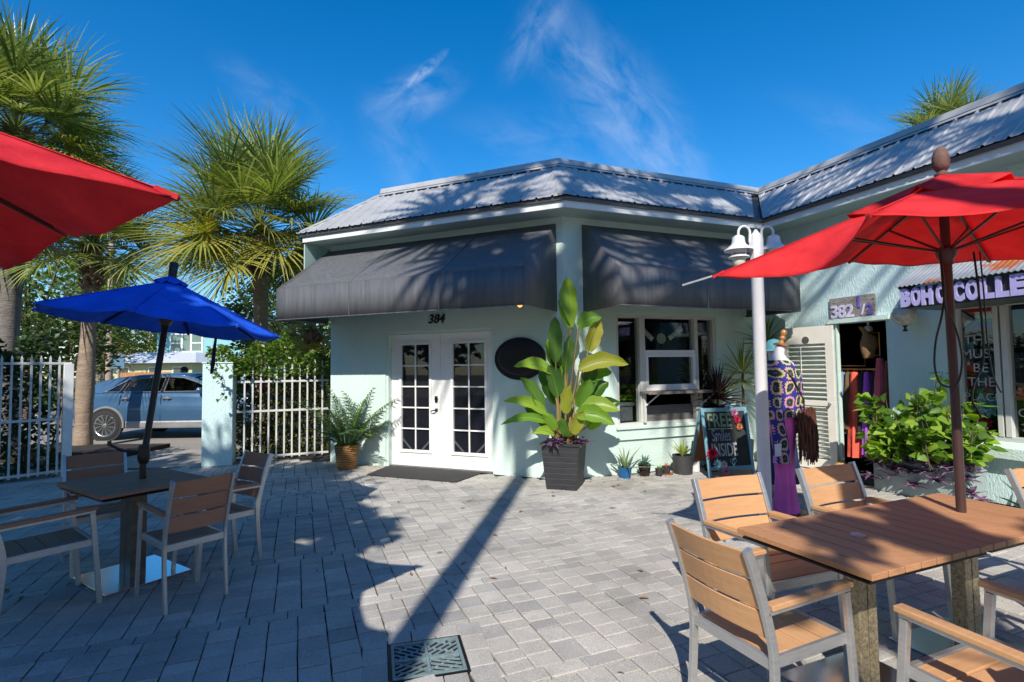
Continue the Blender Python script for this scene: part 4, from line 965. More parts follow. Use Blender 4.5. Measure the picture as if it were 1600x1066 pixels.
for (bx, by), a, b_, w, ci in BL:
    p0 = pc + V(bx, by, .53); p1 = pc + V(*a); p2 = pc + V(*b_); mid = p0.lerp(p1, .5) + V(-(p1.x - p0.x) * .2, -(p1.y - p0.y) * .2, .03)
    st.tube([p0, mid, p1], [.02, .014, .009], 7, mi=0)
    d = p2 - p1; L_ = d.length; up = V(rnd.uniform(-.5, .5), -1, rnd.uniform(.1, .7)); s = d.cross(up).normalized(); rows = []; n = 9
    crv = .10 * L_
    for i in range(n + 1):
        q = i / n; ww = 1.15 * w * (math.sin(math.pi * min(1, .07 + .93 * q ** .8)) ** .65 + .015) * (1 - (.12 if (q * 9 + bx * 70) % 3 < 1 else 0)); u = s.cross(d).normalized(); u = u if u.z > 0 or abs(d.normalized().z) > .8 else -u
        p = p1 + d * q + V(0, 0, crv * math.sin(math.pi * q) - (.10 * L_ * q * q if abs(d.normalized().z) < .8 else 0)); wv = .012 * math.sin(q * 14 + bx * 40)
        rows.append([p - s * ww / 2 + u * (.26 * ww + wv), p - s * ww * .25 + u * .09 * ww, p, p + s * ww * .25 + u * .09 * ww, p + s * ww / 2 + u * (.26 * ww - wv)])
    m.grid(rows, {0: 0, 1: 1, 2: 2, 3: 3}[ci])
    st.tube([p1 + d * q + V(0, 0, crv * math.sin(math.pi * q) - (.10 * L_ * q * q if abs(d.normalized().z) < .8 else 0)) for q in np.linspace(0, .97, 8)], [.008 - .0009 * k for k in range(8)], 5, mi=1)
obj('leaves', m, [m_banana, m_bananayel, m_lime, leafmat('paddle_dark_green', [(.04, .11, .02), (.07, .16, .03), (.10, .20, .035)], .33, .35, .5)], t, fix=False, smooth=True); obj('stems', st, [m_sheath, m_lime], t, smooth=True)
m = MB()
for k in range(40):
    a = rnd.random() * 6.28; r = rnd.uniform(.02, .16); p = pc + V(r * math.cos(a), r * math.sin(a), .53); strap(m, p, V(.35 * math.cos(a), .35 * math.sin(a), 1), rnd.uniform(.25, .55), .035, .06, 4)
obj('dry_sheaths', m, m_sheath, t, fix=False)
def purple_spray(m, c, k, r, rnd, hang=.1):
    for i in range(k):
        a = rnd.random() * 6.283; p = V(c) + V(rnd.uniform(-r, r), rnd.uniform(-r, r), rnd.uniform(-hang, .03))
        for j in range(rnd.choice((4, 5, 6))):
            aa = a + j * 1.2; strap(m, p, V(math.cos(aa), math.sin(aa), rnd.uniform(-.3, .6)), rnd.uniform(.09, .19), .045, .12, 4)
m = MB(); purple_spray(m, pc + V(.20, -.18, .60), 6, .05, rnd, .03); purple_spray(m, pc + V(-.16, -.20, .60), 7, .05, rnd, .02); purple_spray(m, pc + V(0, -.1, .6), 5, .12, rnd, .02); obj('purple_leaves', m, m_purple, t, fix=False)

# small pots along the window wall
GP = 'small potted plants along the window wall'
def smallpot(label, x, y, r0, r1, h, pm, build, lm, n=24, saucer=None, square=False):
    t = thing('potted_plant', label, 'potted plant', (x, y, 0), 0, GP); c = V(x, y, .0); z0 = 0
    if saucer: q = MB(); q.lathe([(0, 0), (saucer * .85, 0), (saucer, .025), (saucer - .008, .025), (saucer * .8, .01), (0, .01)], c, 24); obj('saucer', q, pm if saucer is True else M('terracotta_saucer', (.36, .13, .065), .8), t, smooth=True); z0 = .012
    q = MB(); pot_shell(q, c + V(0, 0, z0), r0, r1, h, n=n, lip=.0); obj('pot', q, pm, t, smooth=True)
    q = MB(); build(q, c + V(0, 0, z0 + h - .03)); obj('leaves', q, lm, t, fix=False, smooth=True); return t
def rosette(k, L0, L1, w, elev, droop, seed):
    def f(q, c):
        rr = random.Random(seed)
        for i in range(k):
            a = i * 2.4 + rr.uniform(-.2, .2); e = elev[0] + (elev[1] - elev[0]) * i / k; strap(q, c, V(math.cos(a) * math.cos(e), math.sin(a) * math.cos(e), math.sin(e)), rr.uniform(L0, L1), w, droop, 6, fold=.3)
    return f
smallpot('spiky agave in a glossy blue round pot, leftmost of the small pots', 1.59, 7.66, .085, .10, .15, M('blue_glaze', (.01, .10, .26), .15, var=.2, spec=.6), rosette(13, .26, .44, .04, (.15, 1.4), .07, 1), leafmat('agave', [(.16, .24, .13), (.26, .33, .17), (.12, .19, .12)], .45, .15))
smallpot('blue grey succulent in a dark brown glazed pot next to the blue pot', 1.90, 7.77, .07, .095, .17, M('brown_glaze', (.02, .012, .012), .2, var=.5, scale=14), rosette(26, .10, .19, .045, (.0, 1.45), .02, 2), leafmat('blue_succulent', [(.10, .2, .16), (.16, .27, .22)], .5, .12))
smallpot('tiny yellow green seedling in a small black plastic pot', 2.10, 7.73, .045, .056, .11, M('black_plastic_pot', (.03, .03, .034), .5), rosette(10, .06, .10, .03, (.3, 1.4), .03, 3), m_lime)
smallpot('orange tipped succulent in a dark pot on a terracotta saucer', 2.235, 7.83, .05, .068, .11, M('charcoal_pot', (.035, .035, .04), .5), rosette(22, .06, .10, .03, (.0, 1.4), .0, 4), leafmat('orange_succulent', [(.45, .2, .07), (.55, .3, .1), (.4, .16, .05)], .5, .15), saucer=.1)
smallpot('yellow green aloe in a large rounded charcoal pot, largest of the small pots', 2.50, 7.90, .135, .15, .27, M('charcoal_big_pot', (.04, .04, .043), .6, var=.2, scale=9, stretch=(1, 1, 5)), rosette(18, .18, .28, .045, (.7, 1.5), .02, 5), leafmat('yellow_aloe', [(.28, .36, .06), (.38, .45, .1), (.2, .3, .08)], .45, .2))
smallpot('small brown leaved plant in a white cylindrical pot behind the charcoal pot', 2.74, 8.06, .066, .073, .15, M('white_pot', (.66, .67, .70), .5), rosette(14, .06, .10, .05, (.1, 1.2), .05, 6), leafmat('brown_leaf', [(.09, .05, .04), (.14, .08, .05)], .6, .1))
smallpot('dark red bushy plant in a black pot tucked behind the chalkboard', 2.99, 8.08, .10, .12, .2, M('black_ceramic', (.015, .014, .016), .3), rosette(40, .16, .36, .05, (-.2, 1.5), .05, 7), m_red_leaf)

# taller plants in the inner corner
def standplant(label, x, y, h, pr, lm, k, L, w, elev, droop, seed, stem=None):
    t = thing('potted_plant', label, 'potted plant', (x, y, 0), 0, 'tall potted plants in the inner corner'); c = V(x, y, 0); q = MB(); pot_shell(q, c, pr * .8, pr, .42, n=24); obj('pot', q, M('dark_tall_pot', (.03, .028, .03), .5), t, smooth=True)
    q = MB(); q.tube([c + V(0, 0, .38), c + V(.01, 0, h)], [.03, .02], 8); obj('stem', q, m_branch, t, smooth=True); q = MB(); rosette(k, L * .7, L, w, elev, droop, seed)(q, c + V(.01, 0, h)); rosette(k // 2, L * .6, L * .9, w, (-.5, .3), droop, seed + 1)(q, c + V(.01, 0, h - .12)); obj('leaves', q, lm, t, fix=False, smooth=True)
standplant('dark red cordyline with spreading strap leaves behind the chalkboard', 3.22, 8.38, 1.05, .15, leafmat('dark_cordyline', [(.05, .012, .022), (.025, .02, .018), (.10, .02, .03), (.02, .028, .016)], .35, .2), 46, .62, .06, (-.1, 1.5), .06, 21)
standplant('yellow green spiky dracaena between the window and the lamp post', 3.62, 8.36, 1.45, .14, leafmat('dracaena', [(.14, .22, .05), (.26, .33, .10), (.35, .40, .15), (.08, .15, .04)], .4, .3), 38, .66, .035, (-.1, 1.5), .05, 31)
standplant('green fan leaved plant standing against the wall beside the shutter door', 4.03, 8.42, 1.92, .13, leafmat('corner_green', [(.05, .11, .03), (.08, .15, .04), (.12, .19, .05)], .4, .3), 26, .6, .05, (.0, 1.5), .06, 41)

# planter with a lime green shrub and purple trailing leaves
pc = FC.p(2.62, .34, 0); t = thing('planter_shrub', 'bright green shrub with purple trailing leaves in a grey trough by the boutique window', 'potted plant', pc)
m = MB(); m.fbox(FC, 2.12, 3.09, .12, .56, 0, .40); m.fbox(FC, 2.10, 3.11, .10, .58, .36, .42); obj('trough', m, M('pale_trough', (.33, .40, .40), .7, var=.12, grime=.2), t, bevel=.008)
m = MB(); st = MB(); rnd = random.Random(9)
stems = []
for cu, co, hh, k in ((2.68, .34, 1.50, 12), (2.22, .50, 1.22, 10), (2.95, .42, 1.22, 11), (2.52, .55, 1.0, 12), (2.78, .62, .95, 11), (3.1, .48, .92, 8), (2.36, .65, .82, 9)):
    for i in range(k):
        p = FC.p(cu + rnd.uniform(-.10, .10), co + rnd.uniform(-.1, .1), .38); q = FC.p(cu + rnd.uniform(-.24, .24), co + rnd.uniform(-.2, .2), hh * rnd.uniform(.72, 1.0)); st.tube([p, p.lerp(q, .5) + V(rnd.uniform(-.05, .05), rnd.uniform(-.05, .05), 0), q], [.008, .006, .003], 5)
        for j in range(12):
            s = rnd.uniform(.22, 1); b_ = p.lerp(q, s); d = rdir(rnd, -.25, .5); leaf(m, b_ + d * rnd.uniform(.0, .05), d, rnd.uniform(.09, .17), rnd.uniform(.08, .13), .10, up=(rdir(rnd) + V(-.3, -.6, .7)), fold=.14, blunt=.6)
obj('leaves', m, leafmat('shrub_lime', [(.05, .11, .02), (.12, .24, .03), (.23, .38, .045), (.36, .50, .07)], .4, .42), t, fix=False, smooth=True); obj('stems', st, m_branch, t)
m = MB()
for u in np.linspace(2.15, 3.15, 13): purple_spray(m, FC.p(u, .58, .42), 4, .08, rnd, .12)
for u, z in ((2.15, .2), (2.4, .28), (2.6, .2), (2.9, .25), (3.2, .2), (3.28, .12)): purple_spray(m, FC.p(u, .62, z), 3, .05, rnd, .06)
m.tube([FC.p(3.05, .58, .42), FC.p(3.15, .63, .32), FC.p(3.28, .62, .14)], .006, 5); obj('purple_leaves', m, m_purple, t, fix=False)
t = thing('leafy_weed', 'dark green strap leaved plant at the foot of the boutique window wall', 'plant', FC.p(3.6, .3, 0)); m = MB(); rosette(20, .3, .5, .06, (.1, 1.3), .08, 51)(m, FC.p(3.6, .3, 0)); obj('leaves', m, m_deep, t, fix=False, smooth=True)

# ------------------------------------------------------------------ chalkboard
bl, br = V(2.735, 7.50, 0), V(3.45, 7.64, 0); ux = (br - bl).normalized(); nb = V(ux.y, -ux.x, 0); CB = thing('chalkboard_sign', 'blue framed folding chalkboard reading free smiles inside', 'sign', (bl + br) / 2)
m_blueframe = M('worn_blue_paint', (.16, .33, .42), .65, var=.15, scale=14, grime=.3)
tilt = .17; H_ = .97
def fb(u, z, o=0): return bl + ux * u + nb * (o - tilt * z / H_ + .0) + V(0, 0, z)     # front leaf leans back
Wd = (br - bl).length; m = MB()
def fbar(m, u0, z0, u1, z1, w, th=.025, o=0): m.bar(fb(u0, z0, o), fb(u1, z1, o), w, th, up=nb)
fbar(m, .022, 0, .022, H_, .045); fbar(m, Wd - .022, 0, Wd - .022, H_, .045); fbar(m, .045, H_ - .03, Wd - .045, H_ - .03, .05); fbar(m, .045, .13, Wd - .045, .13, .05); obj('frame', m, m_blueframe, CB, bevel=.003)
m = MB(); fbar(m, Wd / 2, .155, Wd / 2, H_ - .055, Wd - .09, .008); obj('board', m, M('chalkboard', (.018, .022, .022), .75, var=.35, scale=5), CB)
m = MB()
def bb(u, z): return bl + ux * u + nb * (-tilt * 1.02 - .02 - .36 * (1 - z / H_)) + V(0, 0, z)
m.bar(bb(.022, 0), bb(.022, H_), .045, .025, up=nb); m.bar(bb(Wd - .022, 0), bb(Wd - .022, H_), .045, .025, up=nb); m.bar(bb(.045, .13), bb(Wd - .045, .13), .05, .025, up=nb); m.bar(bb(.045, H_ - .03), bb(Wd - .045, H_ - .03), .05, .025, up=nb); obj('rear_frame', m, m_blueframe, CB)
m = MB(); m.bar(bb(Wd / 2, .155), bb(Wd / 2, H_ - .055), Wd - .09, .008, up=nb); obj('rear_board', m, M('brown_board', (.22, .10, .04), .7), CB)
def chalk(txt, u, z, size, mat, **k):
    vs, fs = text_mesh(txt, .2, extrude=.0015, align='LEFT', **k); q = MB(); a_ = min(v[0] for v in vs); b_ = max(v[0] for v in vs); c_ = min(v[1] for v in vs); d_ = max(v[1] for v in vs); q.add([fb(u + size[0] * (x - a_) / (b_ - a_), z + size[1] * (y - c_) / (d_ - c_), .006) for x, y, _ in vs], fs); obj('chalk_lettering', q, mat, CB, fix=False)
ck = lambda n, c: M(n, c, .95, var=.25, scale=60)
chalk('FREE', .09, .70, (.37, .19), ck('green_chalk', (.36, .52, .34)), bold=.004); chalk('Smiles', .12, .50, (.30, .17), ck('blue_chalk', (.42, .48, .62)), bold=.002, shear=.1); chalk('INSIDE', .10, .29, (.40, .185), ck('white_chalk', (.72, .74, .76)), bold=.003)
q = MB(); q.tube([fb(.075 + .0, .675, .006), fb(.46, .672, .006)], .006, 5); obj('chalk_lettering', q, bpy.data.materials['green_chalk'], CB)
q = MB(); q.tube([fb(.42, .475, .006), fb(.435, .455, .006), fb(.455, .45, .006), fb(.475, .465, .006), fb(.48, .485, .006)], .004, 5); obj('chalk_lettering', q, bpy.data.materials['blue_chalk'], CB)
q = MB(); q.tube([fb(0.41 + .05 * (16 * math.sin(a) ** 3) / 16, .215 + .05 * (13 * math.cos(a) - 5 * math.cos(2 * a) - 2 * math.cos(3 * a) - math.cos(4 * a)) / 16, .006) for a in np.linspace(0, 6.283, 33)], .004, 5)
q.tube([fb(.397, .20, .006), fb(.392, .225, .006), fb(.403, .235, .006)], .003, 4); q.tube([fb(.424, .20, .006), fb(.429, .225, .006), fb(.417, .235, .006)], .003, 4); obj('chalk_drawing', q, ck('teal_chalk', (.22, .52, .56)), CB)
def flower(mb, c, r, nrm, rnd, k=9, mi=0):
    nrm = V(nrm).normalized(); s = nrm.cross(V(0, 0, 1)).normalized(); u = s.cross(nrm)
    for lay in range(3):
        for j in range(k - lay * 2):
            a = j * 6.283 / (k - lay * 2) + lay * .4 + rnd.uniform(-.1, .1); d = (s * math.cos(a) + u * math.sin(a)) * (1 - .28 * lay) + nrm * (.25 + .45 * lay); leaf(mb, V(c) + nrm * .004 * lay, d, r * (1 - .22 * lay), r * .6, .0, up=nrm, mi=mi, fold=.2, blunt=.45)
def petals(n, cols): return leafmat(n, cols, .6, .3, .2)
p_red = petals('crimson_petals', [(.55, .02, .07), (.70, .05, .12), (.45, .01, .05)]); p_blue = petals('pale_blue_petals', [(.35, .62, .72), (.55, .75, .82), (.25, .5, .65)]); p_pink = petals('pink_petals', [(.65, .25, .45), (.75, .4, .55), (.55, .12, .3)]); p_org = petals('orange_petals', [(.62, .22, .10), (.72, .36, .18), (.5, .15, .07)]); p_white = petals('white_petals', [(.62, .66, .70), (.75, .78, .80), (.5, .55, .6)])
rnd = random.Random(13)
def blossom(label, c, r, pm, nrm=None, group='fabric flowers decorating the chalkboard'):
    q = MB(); flower(q, c, r, nrm or nb, rnd); tag(obj('fabric_flower', q, pm, fix=False, loc=c), label, 'flower', group)
blossom('large crimson fabric flower on the lower left corner of the chalkboard', fb(.06, .35, .04), .10, p_red); blossom('pale blue fabric flower below the crimson one on the chalkboard', fb(.13, .20, .04), .08, p_blue)
blossom('white and blue fabric flower at the bottom edge of the chalkboard', fb(.22, .19, .045), .07, p_white); blossom('pink fabric flower at the chalkboard foot under the blue blooms', fb(.24, .10, .045), .075, p_pink)
blossom('light blue fabric flower on the top right corner of the chalkboard', fb(.42, .965, .03), .08, p_blue); blossom('magenta fabric flower hanging highest on the right side of the chalkboard', fb(.50, .90, .035), .07, p_pink); blossom('deep red fabric flower midway down the right side of the chalkboard', fb(.53, .80, .035), .065, p_red); blossom('orange fabric flower lowest in the strand on the right of the chalkboard', fb(.555, .70, .035), .06, p_org)

# ------------------------------------------------------------------ dress forms
def crochet():
    m, nt, b = _mat('granny_square_crochet'); N = nt.nodes.new; L = nt.links.new; tc = N('ShaderNodeTexCoord'); sp = N('ShaderNodeSeparateXYZ'); wb = N('ShaderNodeTexNoise'); wb.inputs['Scale'].default_value = 5; L(tc.outputs['Object'], wb.inputs['Vector']); wo = N('ShaderNodeVectorMath'); wo.operation = 'MULTIPLY_ADD'; L(wb.outputs['Color'], wo.inputs[0]); wo.inputs[1].default_value = (.10, .10, .10); L(tc.outputs['Object'], wo.inputs[2]); L(wo.outputs[0], sp.inputs[0])
    sx = N('ShaderNodeMath'); sx.operation = 'MULTIPLY_ADD'; L(sp.outputs['Y'], sx.inputs[0]); sx.inputs[1].default_value = .6; L(sp.outputs['X'], sx.inputs[2])
    def cell(sock, size, off):
        a = N('ShaderNodeMath'); a.operation = 'MULTIPLY_ADD'; L(sock, a.inputs[0]); a.inputs[1].default_value = 1 / size; a.inputs[2].default_value = off
        f = N('ShaderNodeMath'); f.operation = 'FRACT'; L(a.outputs[0], f.inputs[0]); s = N('ShaderNodeMath'); s.operation = 'SUBTRACT'; L(f.outputs[0], s.inputs[0]); s.inputs[1].default_value = .5; return s.outputs[0]
    cx_, cz = cell(sx.outputs[0], .118, .35), cell(sp.outputs['Z'], .150, .2)
    cb = N('ShaderNodeCombineXYZ'); L(cx_, cb.inputs[0]); L(cz, cb.inputs[1])
    def p4_(sock):
        q = N('ShaderNodeMath'); q.operation = 'POWER'; ab = N('ShaderNodeMath'); ab.operation = 'ABSOLUTE'; L(sock, ab.inputs[0]); L(ab.outputs[0], q.inputs[0]); q.inputs[1].default_value = 3; return q.outputs[0]
    sm_ = N('ShaderNodeMath'); sm_.operation = 'ADD'; L(p4_(cx_), sm_.inputs[0]); L(p4_(cz), sm_.inputs[1]); ln = N('ShaderNodeMath'); ln.operation = 'POWER'; L(sm_.outputs[0], ln.inputs[0]); ln.inputs[1].default_value = 1 / 3
    at = N('ShaderNodeMath'); at.operation = 'ARCTAN2'; L(cx_, at.inputs[0]); L(cz, at.inputs[1]); pt = N('ShaderNodeMath'); pt.operation = 'MULTIPLY'; L(at.outputs[0], pt.inputs[0]); pt.inputs[1].default_value = 14; sn_ = N('ShaderNodeMath'); sn_.operation = 'SINE'; L(pt.outputs[0], sn_.inputs[0])
    ad = N('ShaderNodeMath'); ad.operation = 'MULTIPLY_ADD'; L(sn_.outputs[0], ad.inputs[0]); ad.inputs[1].default_value = .03; L(ln.outputs[0], ad.inputs[2])
    cr = N('ShaderNodeValToRGB'); cr.color_ramp.interpolation = 'CONSTANT'; el = cr.color_ramp.elements; cols = [(0, (.16, .06, .25)), (.08, (.012, .03, .02)), (.21, (.02, .035, .02)), (.275, (.50, .52, .18)), (.345, (.60, .25, .33)), (.43, (.02, .035, .22))]
    while len(el) < len(cols): el.new(.5)
    for e, (p, c) in zip(el, cols): e.position = p; e.color = rgba(c)
    L(ad.outputs[0], cr.inputs[0])
    fl = N('ShaderNodeVectorMath'); fl.operation = 'FLOOR'; cc_ = N('ShaderNodeCombineXYZ')
    for i_, (so_, sz_, of_) in enumerate(((sx.outputs[0], .118, .35), (sp.outputs['Z'], .150, .2))):
        q = N('ShaderNodeMath'); q.operation = 'MULTIPLY_ADD'; L(so_, q.inputs[0]); q.inputs[1].default_value = 1 / sz_; q.inputs[2].default_value = of_; L(q.outputs[0], cc_.inputs[i_])
    L(cc_.outputs[0], fl.inputs[0]); wn = N('ShaderNodeTexWhiteNoise'); L(fl.outputs[0], wn.inputs['Vector']); hr = N('ShaderNodeMapRange'); hr.inputs['To Min'].default_value = .36; hr.inputs['To Max'].default_value = .64; L(wn.outputs['Value'], hr.inputs['Value'])
    hs_ = N('ShaderNodeHueSaturation'); L(cr.outputs[0], hs_.inputs['Color']); L(hr.outputs[0], hs_.inputs['Hue'])
    gt_ = N('ShaderNodeMath'); gt_.operation = 'GREATER_THAN'; L(ad.outputs[0], gt_.inputs[0]); gt_.inputs[1].default_value = .43; mx2 = N('ShaderNodeMix'); mx2.data_type = 'RGBA'; L(gt_.outputs[0], mx2.inputs['Factor']); L(hs_.outputs[0], mx2.inputs['A']); L(cr.outputs[0], mx2.inputs['B']); L(mx2.outputs['Result'], b.inputs['Base Color']); b.inputs['Roughness'].default_value = .9; no = N('ShaderNodeTexNoise'); no.inputs['Scale'].default_value = 120; L(tc.outputs['Object'], no.inputs['Vector']); bp = N('ShaderNodeBump'); bp.inputs['Strength'].default_value = .8; bp.inputs['Distance'].default_value = .01; L(no.outputs[0], bp.inputs['Height']); L(bp.outputs[0], b.inputs['Normal']); return m
c = V(2.93, 5.75, 0); t = thing('dress_form', 'dress form in a blue granny square crochet top and purple flared trousers', 'mannequin', c)
def loft(m, rows, c, n=20, cap=True, ang=0):
    R_ = []
    for x, y, z, a, b_ in rows: R_.append([V(c) + V(x + a * math.cos(q) , y + b_ * math.sin(q), z) for q in np.linspace(0, 6.2832, n + 1)[:-1]])
    m.grid(R_, closed=True)
    if cap: m.add(R_[0], [tuple(range(n - 1, -1, -1))]); m.add(R_[-1], [tuple(range(n))])
    return R_
m = MB(); loft(m, [(0, 0, .95, .13, .10), (0, 0, 1.15, .115, .09), (0, 0, 1.35, .15, .11), (-.02, 0, 1.50, .17, .10), (-.03, 0, 1.60, .15, .085), (-.04, 0, 1.66, .085, .07), (-.035, 0, 1.71, .055, .052), (-.01, 0, 1.79, .052, .05)], c); obj('torso', m, M('cotton_bust', (.66, .65, .66), .85, var=.04), t, smooth=True)
m = MB(); m.lathe([(0, -.012), (.075, -.012), (.08, 0), (.06, .012), (.028, .025), (.018, .05), (.03, .065), (.032, .085), (.022, .10), (.033, .12), (.034, .15), (.02, .17), (0, .173)], c + V(-.005, 0, 1.80), 18, axis=(.25, 0, 1)); obj('neck_cap', m, M('honey_wood', (.36, .16, .045), .3, var=.3, scale=12, coat=.4), t, smooth=True)
m_cro = crochet(); m = MB()
rows = [(0, 0, 1.03, .175, .13), (0, 0, 1.18, .165, .125), (0, 0, 1.36, .185, .135), (-.015, 0, 1.49, .195, .125), (-.025, 0, 1.585, .178, .108), (-.035, 0, 1.635, .145, .095)]
R_ = []
for x, y, z, a, b_ in rows: R_.append([c + V(x + a * math.cos(q) + .008 * math.sin(5 * q), y + b_ * math.sin(q), z - .06 * max(0, math.cos(q - .2)) * (z > 1.4)) for q in np.linspace(0, 6.2832, 25)[:-1]])
m.grid(R_, closed=True)
loft(m, [(-.10, -.11, .55, .095, .05), (-.10, -.11, .70, .085, .05), (-.115, -.09, .95, .075, .055), (-.15, -.06, 1.2, .07, .06), (-.155, -.03, 1.4, .072, .065), (-.13, 0, 1.56, .065, .065)], c, 14); loft(m, [(.15, .02, .85, .07, .05), (.165, .02, 1.2, .065, .06), (.13, 0, 1.5, .065, .07)], c, 14)
obj('crochet_top', m, m_cro, t, smooth=60, fix=False)
m = MB(); R_ = []
for z, a, b_ in ((1.02, .14, .11), (.9, .135, .115), (.65, .10, .10), (.4, .09, .095), (.2, .105, .105), (.015, .13, .12)): R_.append([c + V(-.02 + a * math.cos(q) * (1 + .10 * math.sin(9 * q) * (1.1 - z)), b_ * math.sin(q) * (1 + .10 * math.sin(9 * q) * (1.1 - z)), z) for q in np.linspace(0, 6.2832, 73)[:-1]])
m.grid(R_, closed=True); obj('trousers', m, fabric('orchid_cotton', (.80, .15, .50), .05), t, smooth=True, fix=False)
m = MB(); m.box(-.0, .0, 0, 0, 0, 0) if False else None
m.fbox(Frame((c.x - .20, c.y - .17), (.97, .2), (.2, -.97)), 0, .085, 0, .003, .63, .76); m.tube([c + V(-.16, -.16, .80), c + V(-.165, -.165, .755)], .002, 4); obj('price_tag', m, M('paper_tag', (.62, .62, .68), .8), t)
m = MB(); rnd = random.Random(3)
for k in range(130):
    a = rnd.uniform(-1.9, .4); r = rnd.uniform(.85, 1.1); p = c + V(.12 + .155 * r * math.cos(a), -.03 + .15 * r * math.sin(a), 1.08 + rnd.uniform(-.04, .05)); l = rnd.uniform(.38, .52)
    pts = [p + V(rnd.uniform(-.012, .012) + .02 * s * math.cos(a), rnd.uniform(-.01, .01), -l * s) for s in np.linspace(0, 1, 6)]; m.tube(pts, [.008, .009, .008, .009, .008, .005], 5)
m2 = MB(); m2.tube([c + V(-.10, -.06, 1.63), c + V(.03, -.145, 1.45), c + V(.15, -.13, 1.2), c + V(.17, -.08, 1.08)], .008, 6)
bg = obj('fringe_bag', m, M('brown_suede_fringe', (.11, .035, .018), .85, var=.3, island=.35), t, smooth=True); obj('strap', m2, m_black, bg)
m = MB(); m.lathe([(0, 0), (.2, 0), (.2, .01), (.02, .02), (.014, .04), (.014, .95), (0, .95)], c + V(.02, .02, .001), 20); obj('stand', m, m_black, t, smooth=True)
c = V(3.24, 6.55, 0); t = thing('dress_form', 'dress form with a teal hat, orange top and navy skirt behind the lamp post', 'mannequin', c)
m = MB(); loft(m, [(0, 0, .95, .13, .10), (0, 0, 1.2, .12, .09), (0, 0, 1.38, .15, .1), (0, 0, 1.5, .14, .085), (0, 0, 1.55, .06, .055), (0, 0, 1.60, .05, .05), (0, -.02, 1.64, .06, .07), (0, -.015, 1.72, .075, .09), (0, 0, 1.80, .075, .09), (0, 0, 1.86, .04, .05)], c); obj('torso', m, M('pale_bust', (.55, .53, .54), .8), t, smooth=True)
m = MB(); loft(m, [(0, -.02, 1.755, .125, .14), (0, -.015, 1.765, .12, .13), (0, 0, 1.775, .10, .115), (0, 0, 1.84, .092, .105), (0, 0, 1.89, .06, .07), (0, 0, 1.905, .01, .01)], c, 24); obj('hat', m, fabric('teal_felt', (.09, .28, .33), 0), t, smooth=True)
m = MB(); loft(m, [(0, 0, .98, .16, .12), (0, 0, 1.2, .145, .11), (0, 0, 1.38, .175, .12), (0, 0, 1.49, .165, .1), (0, 0, 1.54, .10, .08)], c, 20, False); loft(m, [(-.19, 0, .9, .05, .05), (-.18, 0, 1.2, .055, .055), (-.14, 0, 1.48, .06, .06)], c, 12); obj('top', m, fabric('orange_knit', (.55, .07, .03), .05), t, smooth=True, fix=False)
m = MB(); R_ = []
for z, a in ((1.0, .15), (.8, .19), (.45, .22), (.16, .26)): R_.append([c + V(a * math.cos(q) * (1 + .06 * math.sin(11 * q)), a * .8 * math.sin(q) * (1 + .06 * math.sin(11 * q)), z) for q in np.linspace(0, 6.2832, 73)[:-1]])
m.grid(R_, closed=True); obj('skirt', m, fabric('navy_cotton', (.012, .03, .085), .05), t, smooth=True, fix=False)
m = MB(); m.lathe([(0, 0), (.18, 0), (.18, .012), (.016, .03), (.014, .95), (0, .95)], c + V(0, 0, .001), 18); obj('stand', m, m_black, t, smooth=True)

# ------------------------------------------------------------------ inside the boutique doorway
GG = 'clothes hanging in the boutique doorway'
t = thing('clothes_rail', 'gold pipe clothes rail with a zigzag frame inside the dark doorway', 'clothes rail', FC.p(1.9, -.30, 0)); m_gold = M('gold_pipe', (.42, .24, .08), .35, metal=.8)
m = MB(); m.tube([FC.p(.70, -.30, 1.50), FC.p(2.20, -.30, 1.50)], .013, 8); m.tube([FC.p(.72, -.30, 0), FC.p(.72, -.30, 1.5)], .013, 8); m.tube([FC.p(2.18, -.30, 0), FC.p(2.18, -.30, 1.5)], .013, 8); obj('rail', m, m_gold, t, smooth=True)
m = MB(); m.tube([FC.p(1.10, -.28, 1.55), FC.p(1.50, -.28, 1.55), FC.p(1.50, -.28, 1.70), FC.p(1.715, -.28, 1.70), FC.p(1.715, -.28, 2.02), FC.p(1.50, -.28, 2.02)], .009, 6); obj('zigzag_frame', m, m_gold, t)
def garment(label, u, w, z0, col, z1=1.46, o=-.30):
    q = MB(); rows = []; n = 28; ph = u * 37
    for z in np.linspace(z1, z0, 9):
        s = (z1 - z) / (z1 - z0); ww = w * (.42 + .58 * min(1, s * 2.2 + .1)) * (1 + .15 * s); dd = .05 + .09 * s; row = []
        for a in np.linspace(0, 6.2832, n + 1)[:-1]: k = 1 + .13 * s * math.sin(7 * a + ph); row.append(FC.p(u + ww / 2 * math.cos(a) * k, o + dd * math.sin(a) * k, z))
        rows.append(row)
    q.grid(rows, closed=True); q.add(rows[0], [tuple(range(n))]); o_ = obj('hanging_garment', q, fabric('garment_cloth', col, .1), smooth=True, fix=False, loc=FC.p(u, o, z0)); tag(o_, label, 'garment', GG)
    h = MB(); h.tube([FC.p(u, o, z1 - .01), FC.p(u, o, z1 + .03), FC.p(u + .012, o, z1 + .052), FC.p(u, o, z1 + .06)], .003, 5); obj('hanger_hook', h, m_steel, o_)
